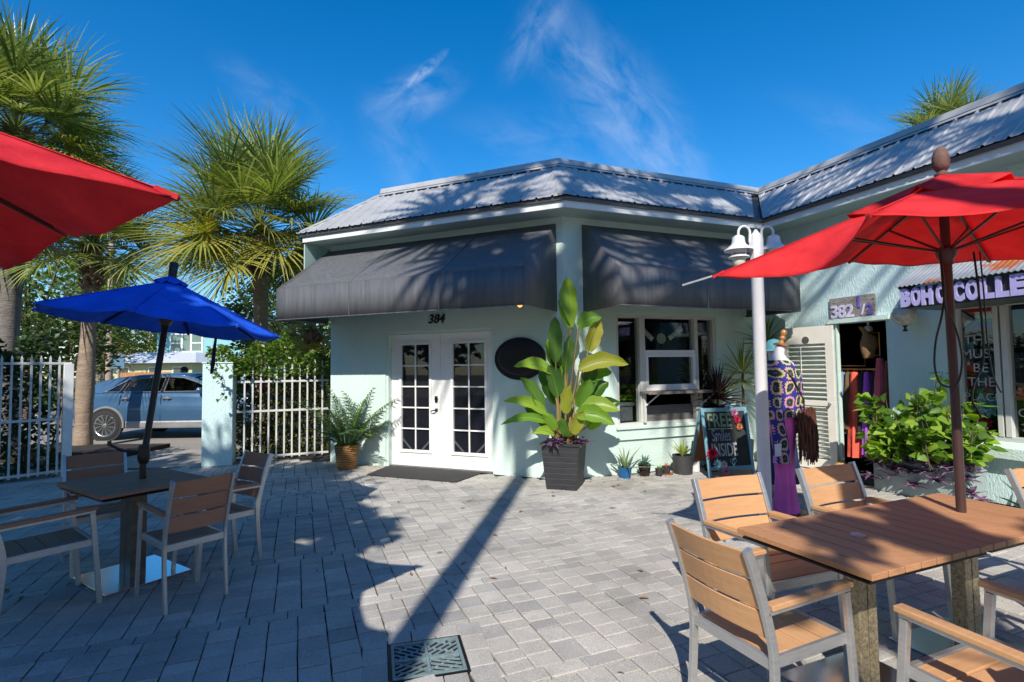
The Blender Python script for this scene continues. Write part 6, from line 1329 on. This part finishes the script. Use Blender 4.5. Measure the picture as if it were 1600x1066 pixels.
for s in (-1, 1):
    q = MB(); xs = np.linspace(-10.36, -6.8, 61); q.grid([[cab(x, min(gtz(x), rz_(x) - .031), s), cab(x, rz_(x) - .03, s)] for x in xs]); obj('cab_side', q, m_paint, CAR, fix=False, solid=.012)
    for nm, poly in (('quarter_window', [(-9.72, 1.125), (-9.30, 1.385), (-9.285, 1.385), (-9.37, 1.125)]), ('door_window', [(-9.27, 1.12), (-9.20, 1.40), (-8.85, 1.445), (-8.39, 1.46), (-8.39, 1.12)]), ('door_window', [(-8.31, 1.12), (-8.31, 1.462), (-7.95, 1.44), (-7.55, 1.32), (-7.15, 1.135), (-7.13, 1.12)])):
        q = MB(); q.add([cab(x, z, s, -.01) for x, z in poly], [tuple(range(len(poly)))]); g_ = obj(nm, q, m_cglass, CAR, fix=False)
        q = MB(); P_ = [cab(x, z, s, .003) for x, z in poly]; q.tube(P_ + [P_[0]], .009, 5); obj('window_trim', q, m_trim if s < 0 else m_black, g_)
    q = MB(); q.add([cab(x, z, s, -.004) for x, z in ((-9.375, 1.10), (-9.285, 1.40), (-9.2, 1.41), (-9.27, 1.10))], [(0, 1, 2, 3)]); obj('pillar_trim', q, m_blackpaint, CAR, fix=False); q = MB(); q.add([cab(x, z, s, -.004) for x, z in ((-8.39, 1.1), (-8.39, 1.47), (-8.31, 1.47), (-8.31, 1.1))], [(0, 1, 2, 3)]); obj('pillar_trim', q, m_blackpaint, CAR, fix=False)
    q = MB(); yb_ = YC + s * .925
    q.grid([[V(x, yb_ + s * .006, .27), V(x, yb_ + s * .014, .30), V(x, yb_ + s * .012, .40), V(x, yb_ + s * .0, .43)] for x in np.linspace(-9.15, -7.05, 12)]); obj('rocker_trim', q, m_trim, CAR, fix=False, solid=.01)
    for wx in (-9.63, -6.78):
        q = MB(); q.lathe([(.0, 0), (.405, 0), (.405, .012), (.0, .012)], (wx, yb_ + s * .002, .345), 36, axis=(0, s, 0)); ar = obj('wheel_arch', q, m_tyre, CAR)
        q = MB(); q.grid([[V(wx + r * math.cos(a), yb_ + s * o, .345 + r * math.sin(a)) for r, o in ((.40, .012), (.405, .024), (.44, .022), (.45, .0))] for a in np.linspace(-.15, 3.29, 30)]); obj('arch_moulding', q, m_trim, ar, fix=False, smooth=True)
        y0 = YC + s * .945; ax_ = (0, s, 0); q = MB(); q.lathe([(.20, -.2), (.31, -.2), (.338, -.17), (.343, -.05), (.335, .0), (.31, .016), (.265, .016), (.255, .0), (.25, -.05)], (wx, y0, .343), 40, axis=ax_); wl = obj('wheel', q, m_tyre, CAR, smooth=True)
        q = MB(); q.lathe([(.0, -.075), (.245, -.075), (.25, -.07), (.0, -.07)], (wx, y0, .343), 30, axis=ax_); obj('brake_shadow', q, m_black, wl)
        q = MB(); q.lathe([(.225, -.02), (.245, .008), (.258, .012), (.262, .0), (.25, -.06), (.23, -.06)], (wx, y0, .343), 40, axis=ax_); q.lathe([(0, -.01), (.05, -.01), (.055, -.0), (.04, .012), (0, .014)], (wx, y0, .343), 20, axis=ax_)
        for k in range(12):
            a = k * 6.2832 / 12; b_ = a + .30; q.bar(V(wx + .04 * math.cos(a), y0 + s * .002, .343 + .04 * math.sin(a)), V(wx + .245 * math.cos(b_), y0 + s * .002, .343 + .245 * math.sin(b_)), .020, .018, up=(0, s, 0), w2=.034)
        obj('rim', q, m_rim, wl, smooth=True)
    for hx_ in (-9.18, -8.20):
        q = MB(); yy = YC + s * .918; q.tube([V(hx_ - .10, yy, .955), V(hx_ - .07, yy + s * .03, .965), V(hx_ + .07, yy + s * .03, .968), V(hx_ + .10, yy, .958)], .014, 6); q.lathe([(0, 0), (.05, 0), (.05, .004), (0, .006)], (hx_, yy - s * .005, .955), 16, axis=(0, s, 0)); obj('door_handle', q, m_trim, CAR, smooth=True)
    q = MB()
    for dx in (-9.36, -8.345, -7.2): q.bar(V(dx, YC + s * .9245, .44), V(dx + (.06 if dx < -9 else 0), YC + s * .905, 1.05), .007, .012, up=(0, s, 0))
    obj('door_gap', q, m_black, CAR)
    q = MB(); q.lathe([(0, 0), (.05, .01), (.075, .05), (.07, .10), (.03, .13), (0, .135)], (-7.42, YC + s * .93, 1.14), 14, axis=(.6, s, .1)); obj('wing_mirror', q, m_paint, CAR, smooth=True)
    q = MB(); q.bar(V(-10.46, YC + s * .70, .99), V(-10.02, YC + s * .895, 1.0), .03, .035); obj('tail_light', q, M('tail_light_red', (.10, .01, .012), .15), CAR)
q = MB(); q.add([cab(-10.36, 1.10, -1, -.05), cab(-9.99, 1.36, -1, -.05), cab(-9.99, 1.36, 1, -.05), cab(-10.36, 1.10, 1, -.05)], [(0, 1, 2, 3)]); q.add([cab(-7.66, 1.45, -1, -.03), cab(-6.80, 1.09, -1, -.03), cab(-6.80, 1.09, 1, -.03), cab(-7.66, 1.45, 1, -.03)], [(0, 1, 2, 3)]); obj('windscreen', q, m_cglass, CAR, fix=False)
q = MB()
for sx in (-9.15, -8.05):
    for sy in (-.4, .4): q.box(sx - .12, sx + .05, YC + sy - .24, YC + sy + .24, 1.0, 1.24); q.box(sx - .07, sx + .02, YC + sy - .12, YC + sy + .12, 1.25, 1.38)
obj('seats', q, M('car_seat_fabric', (.03, .03, .032), .8), CAR, bevel=.03)

# ------------------------------------------------------------------ person beyond the car
def skin_figure(name, joints, edges, mat_, parent, lv=2):
    me = bpy.data.meshes.new(name); me.from_pydata([j[:3] for j in joints], edges, []); me.materials.append(mat_); o = bpy.data.objects.new(name, me); COL.objects.link(o); o.parent = parent
    mo = o.modifiers.new('skin', 'SKIN'); mo.use_smooth_shade = True
    for i, j in enumerate(joints): sv = me.skin_vertices[0].data[i]; sv.radius = (j[3], j[4] if len(j) > 4 else j[3]); sv.use_root = (i == 0)
    o.modifiers.new('sub', 'SUBSURF').levels = lv; o.modifiers['sub'].render_levels = lv; return o
PX = V(-9.36, 15.1, -.015); PER = thing('person', 'person in a red shirt standing beyond the blue car', 'person', PX); m_skin = M('skin', (.32, .17, .11), .5, var=.05)
J = [(0, 0, .93, .14, .10), (0, 0, 1.12, .13, .09), (0, 0, 1.33, .16, .10), (0, 0, 1.43, .07, .06), (0, -.01, 1.50, .05, .05), (0, -.015, 1.57, .075, .09), (0, -.01, 1.66, .07, .085), (.18, 0, 1.37, .05), (.22, -.02, 1.10, .04), (.20, -.14, .90, .03), (.20, -.19, .83, .03, .015), (-.18, 0, 1.37, .05), (-.22, -.02, 1.10, .04), (-.20, -.14, .90, .03), (-.20, -.19, .83, .03, .015), (.09, 0, .84, .085), (.10, -.01, .48, .055), (.10, .02, .09, .04), (.10, -.10, .04, .04, .03), (-.09, 0, .84, .085), (-.10, -.01, .48, .055), (-.10, .02, .09, .04), (-.10, -.10, .04, .04, .03)]
E_ = [(0, 1), (1, 2), (2, 3), (3, 4), (4, 5), (5, 6), (2, 7), (7, 8), (8, 9), (9, 10), (2, 11), (11, 12), (12, 13), (13, 14), (0, 15), (15, 16), (16, 17), (17, 18), (0, 19), (19, 20), (20, 21), (21, 22)]
for sg in (1, -1):
    b0 = 10 if sg > 0 else 14
    for f in range(5):
        ox = (-.03, -.016, -.002, .012, .026)[f]; J.append((sg * .20 + ox * 1.0, -.22, .80 - (.0 if f else -.02), .008)); J.append((sg * .20 + ox * 1.15, -.235, .76 - .008 * (2 - abs(f - 2)) + (.03 if f == 0 else 0), .007)); E_ += [(b0, len(J) - 2), (len(J) - 2, len(J) - 1)]
skin_figure('body', J, E_, m_skin, PER)
J2 = [(0, 0, .95, .165, .125), (0, 0, 1.15, .155, .115), (0, 0, 1.34, .175, .12), (0, 0, 1.42, .09, .08), (.185, 0, 1.37, .075), (.225, -.02, 1.17, .068), (-.185, 0, 1.37, .075), (-.225, -.02, 1.17, .068)]
skin_figure('shirt', J2, [(0, 1), (1, 2), (2, 3), (2, 4), (4, 5), (2, 6), (6, 7)], fabric('red_shirt', (.50, .03, .05), 0), PER)
J3 = [(0, 0, .95, .16, .12), (.095, 0, .82, .105), (.10, -.01, .48, .08), (.10, .01, .12, .065), (-.095, 0, .82, .105), (-.10, -.01, .48, .08), (-.10, .01, .12, .065)]
skin_figure('trousers', J3, [(0, 1), (1, 2), (2, 3), (0, 4), (4, 5), (5, 6)], fabric('dark_trousers', (.03, .035, .05), 0), PER)
q = MB(); H0 = PX + V(0, .012, 1.63)
rows = []
for i in range(9):
    f = i / 8; r = .105 * math.sin(f * math.pi * .62 + .06); rows.append([H0 + V(r * .92 * math.cos(a), r * 1.1 * math.sin(a) + .008, .115 * math.cos(f * math.pi * .62 + .06) - (0 if math.sin(a) > -.2 else -.05 * f)) for a in np.linspace(0, 6.2832, 25)[:-1]])
q.grid(rows, closed=True); obj('hair', q, M('dark_hair', (.025, .018, .014), .6), PER, smooth=True, fix=False)
q = MB()
for sg in (-1, 1): q.ball(PX + V(sg * .032, -.103, 1.605), .011, 8)
obj('eyes', q, m_black, PER); q = MB(); q.tube([PX + V(0, -.10, 1.605), PX + V(0, -.122, 1.57), PX + V(0, -.102, 1.562)], [.010, .014, .01], 6); q.tube([PX + V(-.025, -.098, 1.53), PX + V(0, -.105, 1.528), PX + V(.025, -.098, 1.53)], .006, 5)
for sg in (-1, 1): q.ball(PX + V(sg * .083, .0, 1.59), .022, 8)
obj('face', q, m_skin, PER, smooth=True)

# ------------------------------------------------------------------ houses, pole, sign across the street
m_teal = M('teal_siding', (.22, .47, .48), .7, var=.04); m_shingle = M('grey_metal_roof', (.30, .33, .36), .5, metal=.3); m_yel = M('yellow_siding', (.55, .50, .27), .7, var=.05); m_pane = M('dark_pane', (.05, .07, .08), .1, spec=.7)
t = thing('house', 'teal two storey house with white windows and a garage', 'house', (-30, 50, 0)); q = MB(); q.box(-33.6, -24.5, 50, 58, -.1, 6.0); obj('wall', q, m_teal, t); q = MB(); q.prism([V(-34.1, 49.4, 6.0), V(-24, 49.4, 6.0), V(-24, 58.6, 6.0), V(-34.1, 58.6, 6.0)], (0, 0, .2)); q.hexa([V(-34.1, 49.4, 6.21), V(-24, 49.4, 6.21), V(-24, 58.6, 6.21), V(-34.1, 58.6, 6.21), V(-31, 53, 7.6), V(-27, 53, 7.6), V(-27, 55, 7.6), V(-31, 55, 7.6)]); obj('roof', q, m_shingle, t)
w_ = obj('window', MB().box(-32.35, -29.2, 49.93, 50.0, 3.35, 3.5).box(-32.35, -29.2, 49.93, 50, 5.05, 5.2).box(-32.35, -32.2, 49.93, 50, 3.5, 5.05).box(-29.35, -29.2, 49.93, 50, 3.5, 5.05).box(-31.3, -31.13, 49.93, 50, 3.5, 5.05).box(-30.42, -30.25, 49.93, 50, 3.5, 5.05).box(-32.2, -31.3, 49.94, 50, 4.2, 4.3).box(-30.25, -29.35, 49.94, 50, 4.2, 4.3), m_white, t)
obj('pane', MB().box(-32.2, -29.35, 49.97, 49.985, 3.5, 5.05), M('green_pane', (.16, .24, .20), .15, spec=.6), w_)
q = MB(); q.hexa([V(-33.6, 48.6, 2.45), V(-24.5, 48.6, 2.45), V(-24.5, 49.99, 2.45), V(-33.6, 49.99, 2.45), V(-33.6, 48.6, 2.55), V(-24.5, 48.6, 2.55), V(-24.5, 49.99, 2.95), V(-33.6, 49.99, 2.95)]); obj('porch_roof', q, m_shingle, t)
obj('garage_door', MB().box(-32.6, -28.6, 49.9, 49.99, 0, 2.2), M('garage_white', (.60, .60, .57), .6), t); obj('garage_frame', MB().box(-32.9, -32.6, 49.88, 49.99, 0, 2.4).box(-28.6, -28.3, 49.88, 49.99, 0, 2.4).box(-32.6, -28.6, 49.88, 49.99, 2.2, 2.4), m_white, t)
t = thing('house', 'low yellow house with a pale metal roof', 'house', (-32, 44, 0)); q = MB(); q.box(-33.5, -26.6, 44, 50, -.1, 2.3); obj('wall', q, m_yel, t); q = MB(); q.hexa([V(-34.2, 43.3, 2.3), V(-25.9, 43.3, 2.3), V(-25.9, 50.7, 2.3), V(-34.2, 50.7, 2.3), V(-32.6, 46, 3.25), V(-27.5, 46, 3.25), V(-27.5, 48, 3.25), V(-32.6, 48, 3.25)]); obj('roof', q, M('pale_metal_roof', (.50, .53, .56), .5), t)
for x in (-32.7, -30.2, -28.2):
    w_ = obj('window', MB().box(x, x + .9, 43.95, 43.995, .9, 2.0), m_white, t); obj('pane', MB().box(x + .08, x + .82, 43.93, 43.948, .98, 1.92), m_pane, w_)
t = thing('board_fence', 'orange brown board fence in front of the yellow house', 'fence', (-27.5, 40, 0)); q = MB()
for k in range(24): q.box(-29.6 + k * .16, -29.45 + k * .16, 40, 40.03, 0, 1.55)
obj('boards', q, M('orange_boards', (.42, .19, .07), .8, var=.2, island=.15), t)
t = thing('utility_pole', 'pale wooden utility pole across the street', 'pole', (-19.8, 26, 0)); obj('pole', MB().tube([V(-19.8, 26, -.1), V(-19.8, 26, 9)], [.16, .12], 12), M('pole_wood', (.36, .27, .21), .85, var=.2), t, smooth=True); q = MB(); q.box(-20.8, -18.8, 25.84, 25.96, 8.2, 8.32); obj('crossarm', q, m_branch, t)
t = thing('street_sign', 'blue grey sign panel on a thin post beside the utility pole', 'sign', (-17.1, 23, 0)); obj('post', MB().tube([V(-17.1, 23, -.1), V(-17.1, 23, 2.4)], .035, 8), m_steel, t); obj('panel', MB().box(-17.4, -16.8, 22.93, 22.96, 1.75, 2.35), M('blue_sign_panel', (.10, .18, .28), .5), t, bevel=.01)
t = thing('hedge', 'low green bushes along the far side of the street', 'hedge', (-20, 22.5, 0)); rnd = random.Random(77); vs = []; fs = []
for k in range(3500):
    x = rnd.uniform(-34, -13.5); p = V(x, 22.3 + rnd.uniform(0, 1.2), rnd.random() ** .7 * (.7 + .5 * math.sin(x * 1.3) ** 2)); a = rdir(rnd); b_ = a.cross(rdir(rnd)).normalized(); i0 = len(vs); vs += [p - a * .13, p + b_ * .08, p + a * .13, p - b_ * .08]; fs.append((i0, i0 + 1, i0 + 2, i0 + 3))
obj('foliage', MB().add(vs, fs), lm_oak, t, fix=False)

# ------------------------------------------------------------------ sky, sun, camera
AZ, EL = R(9), R(40.5)
w = bpy.data.worlds.new('World'); SC.world = w; w.use_nodes = True; nt = w.node_tree; N = nt.nodes.new; L = nt.links.new
bg_ = nt.nodes['Background']; sky = N('ShaderNodeTexSky'); sky.sky_type = 'NISHITA'; sky.sun_disc = False; sky.sun_elevation = EL; sky.sun_rotation = math.pi + AZ; sky.altitude = 0; sky.air_density = 1.0; sky.dust_density = .25; sky.ozone_density = 4.5
hs = N('ShaderNodeHueSaturation'); hs.inputs['Saturation'].default_value = 1.36; hs.inputs['Value'].default_value = 1.45; L(sky.outputs[0], hs.inputs['Color'])
tc = N('ShaderNodeTexCoord'); sp = N('ShaderNodeSeparateXYZ'); L(tc.outputs['Generated'], sp.inputs[0])
# wispy cirrus: soft patches of stretched noise, placed by their direction in the sky
dn = N('ShaderNodeMath'); dn.operation = 'MAXIMUM'; L(sp.outputs['Y'], dn.inputs[0]); dn.inputs[1].default_value = .02
qx = N('ShaderNodeMath'); qx.operation = 'DIVIDE'; L(sp.outputs['X'], qx.inputs[0]); L(dn.outputs[0], qx.inputs[1])
qz = N('ShaderNodeMath'); qz.operation = 'DIVIDE'; L(sp.outputs['Z'], qz.inputs[0]); L(dn.outputs[0], qz.inputs[1])
cp_ = N('ShaderNodeCombineXYZ'); L(qx.outputs[0], cp_.inputs[0]); L(qz.outputs[0], cp_.inputs[1])
def patch(cx_, cz_, rot, sx_, sz_, gain, nscale, nst):
    """an elliptical patch: centre, tilt, half sizes"""
    a = N('ShaderNodeVectorMath'); a.operation = 'SUBTRACT'; L(cp_.outputs[0], a.inputs[0]); a.inputs[1].default_value = (cx_, cz_, 0)
    r_ = N('ShaderNodeVectorRotate'); r_.rotation_type = 'Z_AXIS'; r_.inputs['Angle'].default_value = -rot; L(a.outputs[0], r_.inputs['Vector'])
    m_ = N('ShaderNodeVectorMath'); m_.operation = 'MULTIPLY'; L(r_.outputs[0], m_.inputs[0]); m_.inputs[1].default_value = (1 / sx_, 1 / sz_, 0)
    ln = N('ShaderNodeVectorMath'); ln.operation = 'LENGTH'; L(m_.outputs[0], ln.inputs[0])
    mr = N('ShaderNodeMapRange'); mr.interpolation_type = 'SMOOTHSTEP'; mr.inputs['From Min'].default_value = 1; mr.inputs['From Max'].default_value = 0; L(ln.outputs['Value'], mr.inputs['Value'])
    st_ = N('ShaderNodeVectorMath'); st_.operation = 'MULTIPLY'; L(r_.outputs[0], st_.inputs[0]); st_.inputs[1].default_value = nst
    no = N('ShaderNodeTexNoise'); no.inputs['Scale'].default_value = nscale; no.inputs['Detail'].default_value = 10; no.inputs['Roughness'].default_value = .62; no.inputs['Distortion'].default_value = .6; L(st_.outputs[0], no.inputs['Vector'])
    nr = N('ShaderNodeMapRange'); nr.inputs['From Min'].default_value = .38; nr.inputs['From Max'].default_value = .78; L(no.outputs['Fac'], nr.inputs['Value'])
    p_ = N('ShaderNodeMath'); p_.operation = 'MULTIPLY'; L(mr.outputs[0], p_.inputs[0]); L(nr.outputs[0], p_.inputs[1])
    g_ = N('ShaderNodeMath'); g_.operation = 'MULTIPLY'; L(p_.outputs[0], g_.inputs[0]); g_.inputs[1].default_value = gain * .62; return g_.outputs[0]
tot = None
for args in ((.22, .50, R(-52), .34, .13, .75, 7, (1, 2.2, 1)), (.06, .66, R(60), .16, .06, .6, 9, (1, 2.5, 1)), (-.165, .575, R(42), .075, .016, 1.3, 26, (1, 1.6, 1)), (-.18, .53, R(20), .13, .07, .75, 9, (1, 2, 1)), (.32, .36, R(-60), .16, .09, .6, 9, (1, 2, 1)), (-.20, .40, R(-55), .2, .07, .35, 8, (1, 2, 1)), (.10, .42, R(-10), .30, .10, .3, 8, (1, 2, 1)), (-.45, .52, R(-35), .2, .06, .3, 8, (1, 2, 1)), (.75, .42, R(-20), .35, .08, .22, 7, (1, 2, 1))):
    o_ = patch(*args)
    if tot is None: tot = o_
    else: ad = N('ShaderNodeMath'); ad.operation = 'ADD'; L(tot, ad.inputs[0]); L(o_, ad.inputs[1]); tot = ad.outputs[0]
fr_ = N('ShaderNodeMapRange'); fr_.inputs['From Min'].default_value = .1; fr_.inputs['From Max'].default_value = .3; L(sp.outputs['Y'], fr_.inputs['Value'])
m3 = N('ShaderNodeMath'); m3.operation = 'MULTIPLY'; m3.use_clamp = True; L(tot, m3.inputs[0]); L(fr_.outputs[0], m3.inputs[1])
cm = N('ShaderNodeMix'); cm.data_type = 'RGBA'; L(m3.outputs[0], cm.inputs['Factor']); L(hs.outputs[0], cm.inputs['A']); cm.inputs['B'].default_value = (5.2, 6.2, 8.0, 1); L(cm.outputs['Result'], bg_.inputs['Color']); bg_.inputs['Strength'].default_value = .10
sl = bpy.data.lights.new('sun', 'SUN'); sl.energy = 4.7; sl.angle = R(.5); sl.color = (1, .93, .83); so = bpy.data.objects.new('sun', sl); COL.objects.link(so); so.location = (-3, -20, 20)
dirn = V(math.sin(AZ) * math.cos(EL), math.cos(AZ) * math.cos(EL), -math.sin(EL)); so.rotation_euler = dirn.to_track_quat('-Z', 'Y').to_euler()
cam = bpy.data.cameras.new('camera'); co = bpy.data.objects.new('camera', cam); COL.objects.link(co); cam.sensor_width = 36; cam.lens = 36 * 826.7 / 1600; cam.clip_end = 600; cam.clip_start = .05
PI_, RO = R(2.805), R(-.741); fw = V(0, math.cos(PI_), math.sin(PI_)); r0 = V(1, 0, 0); u0 = V(0, -math.sin(PI_), math.cos(PI_)); rr = r0 * math.cos(RO) + u0 * math.sin(RO); uu = u0 * math.cos(RO) - r0 * math.sin(RO)
mt = Matrix((rr, uu, -fw)).transposed().to_4x4(); mt.translation = V(0, 0, 1.6); co.matrix_world = mt; SC.camera = co
SC.view_settings.view_transform = 'Standard'; SC.view_settings.look = 'None'; SC.view_settings.exposure = .36; SC.view_settings.gamma = 1
SC.cycles.max_bounces = 8; SC.cycles.transparent_max_bounces = 16
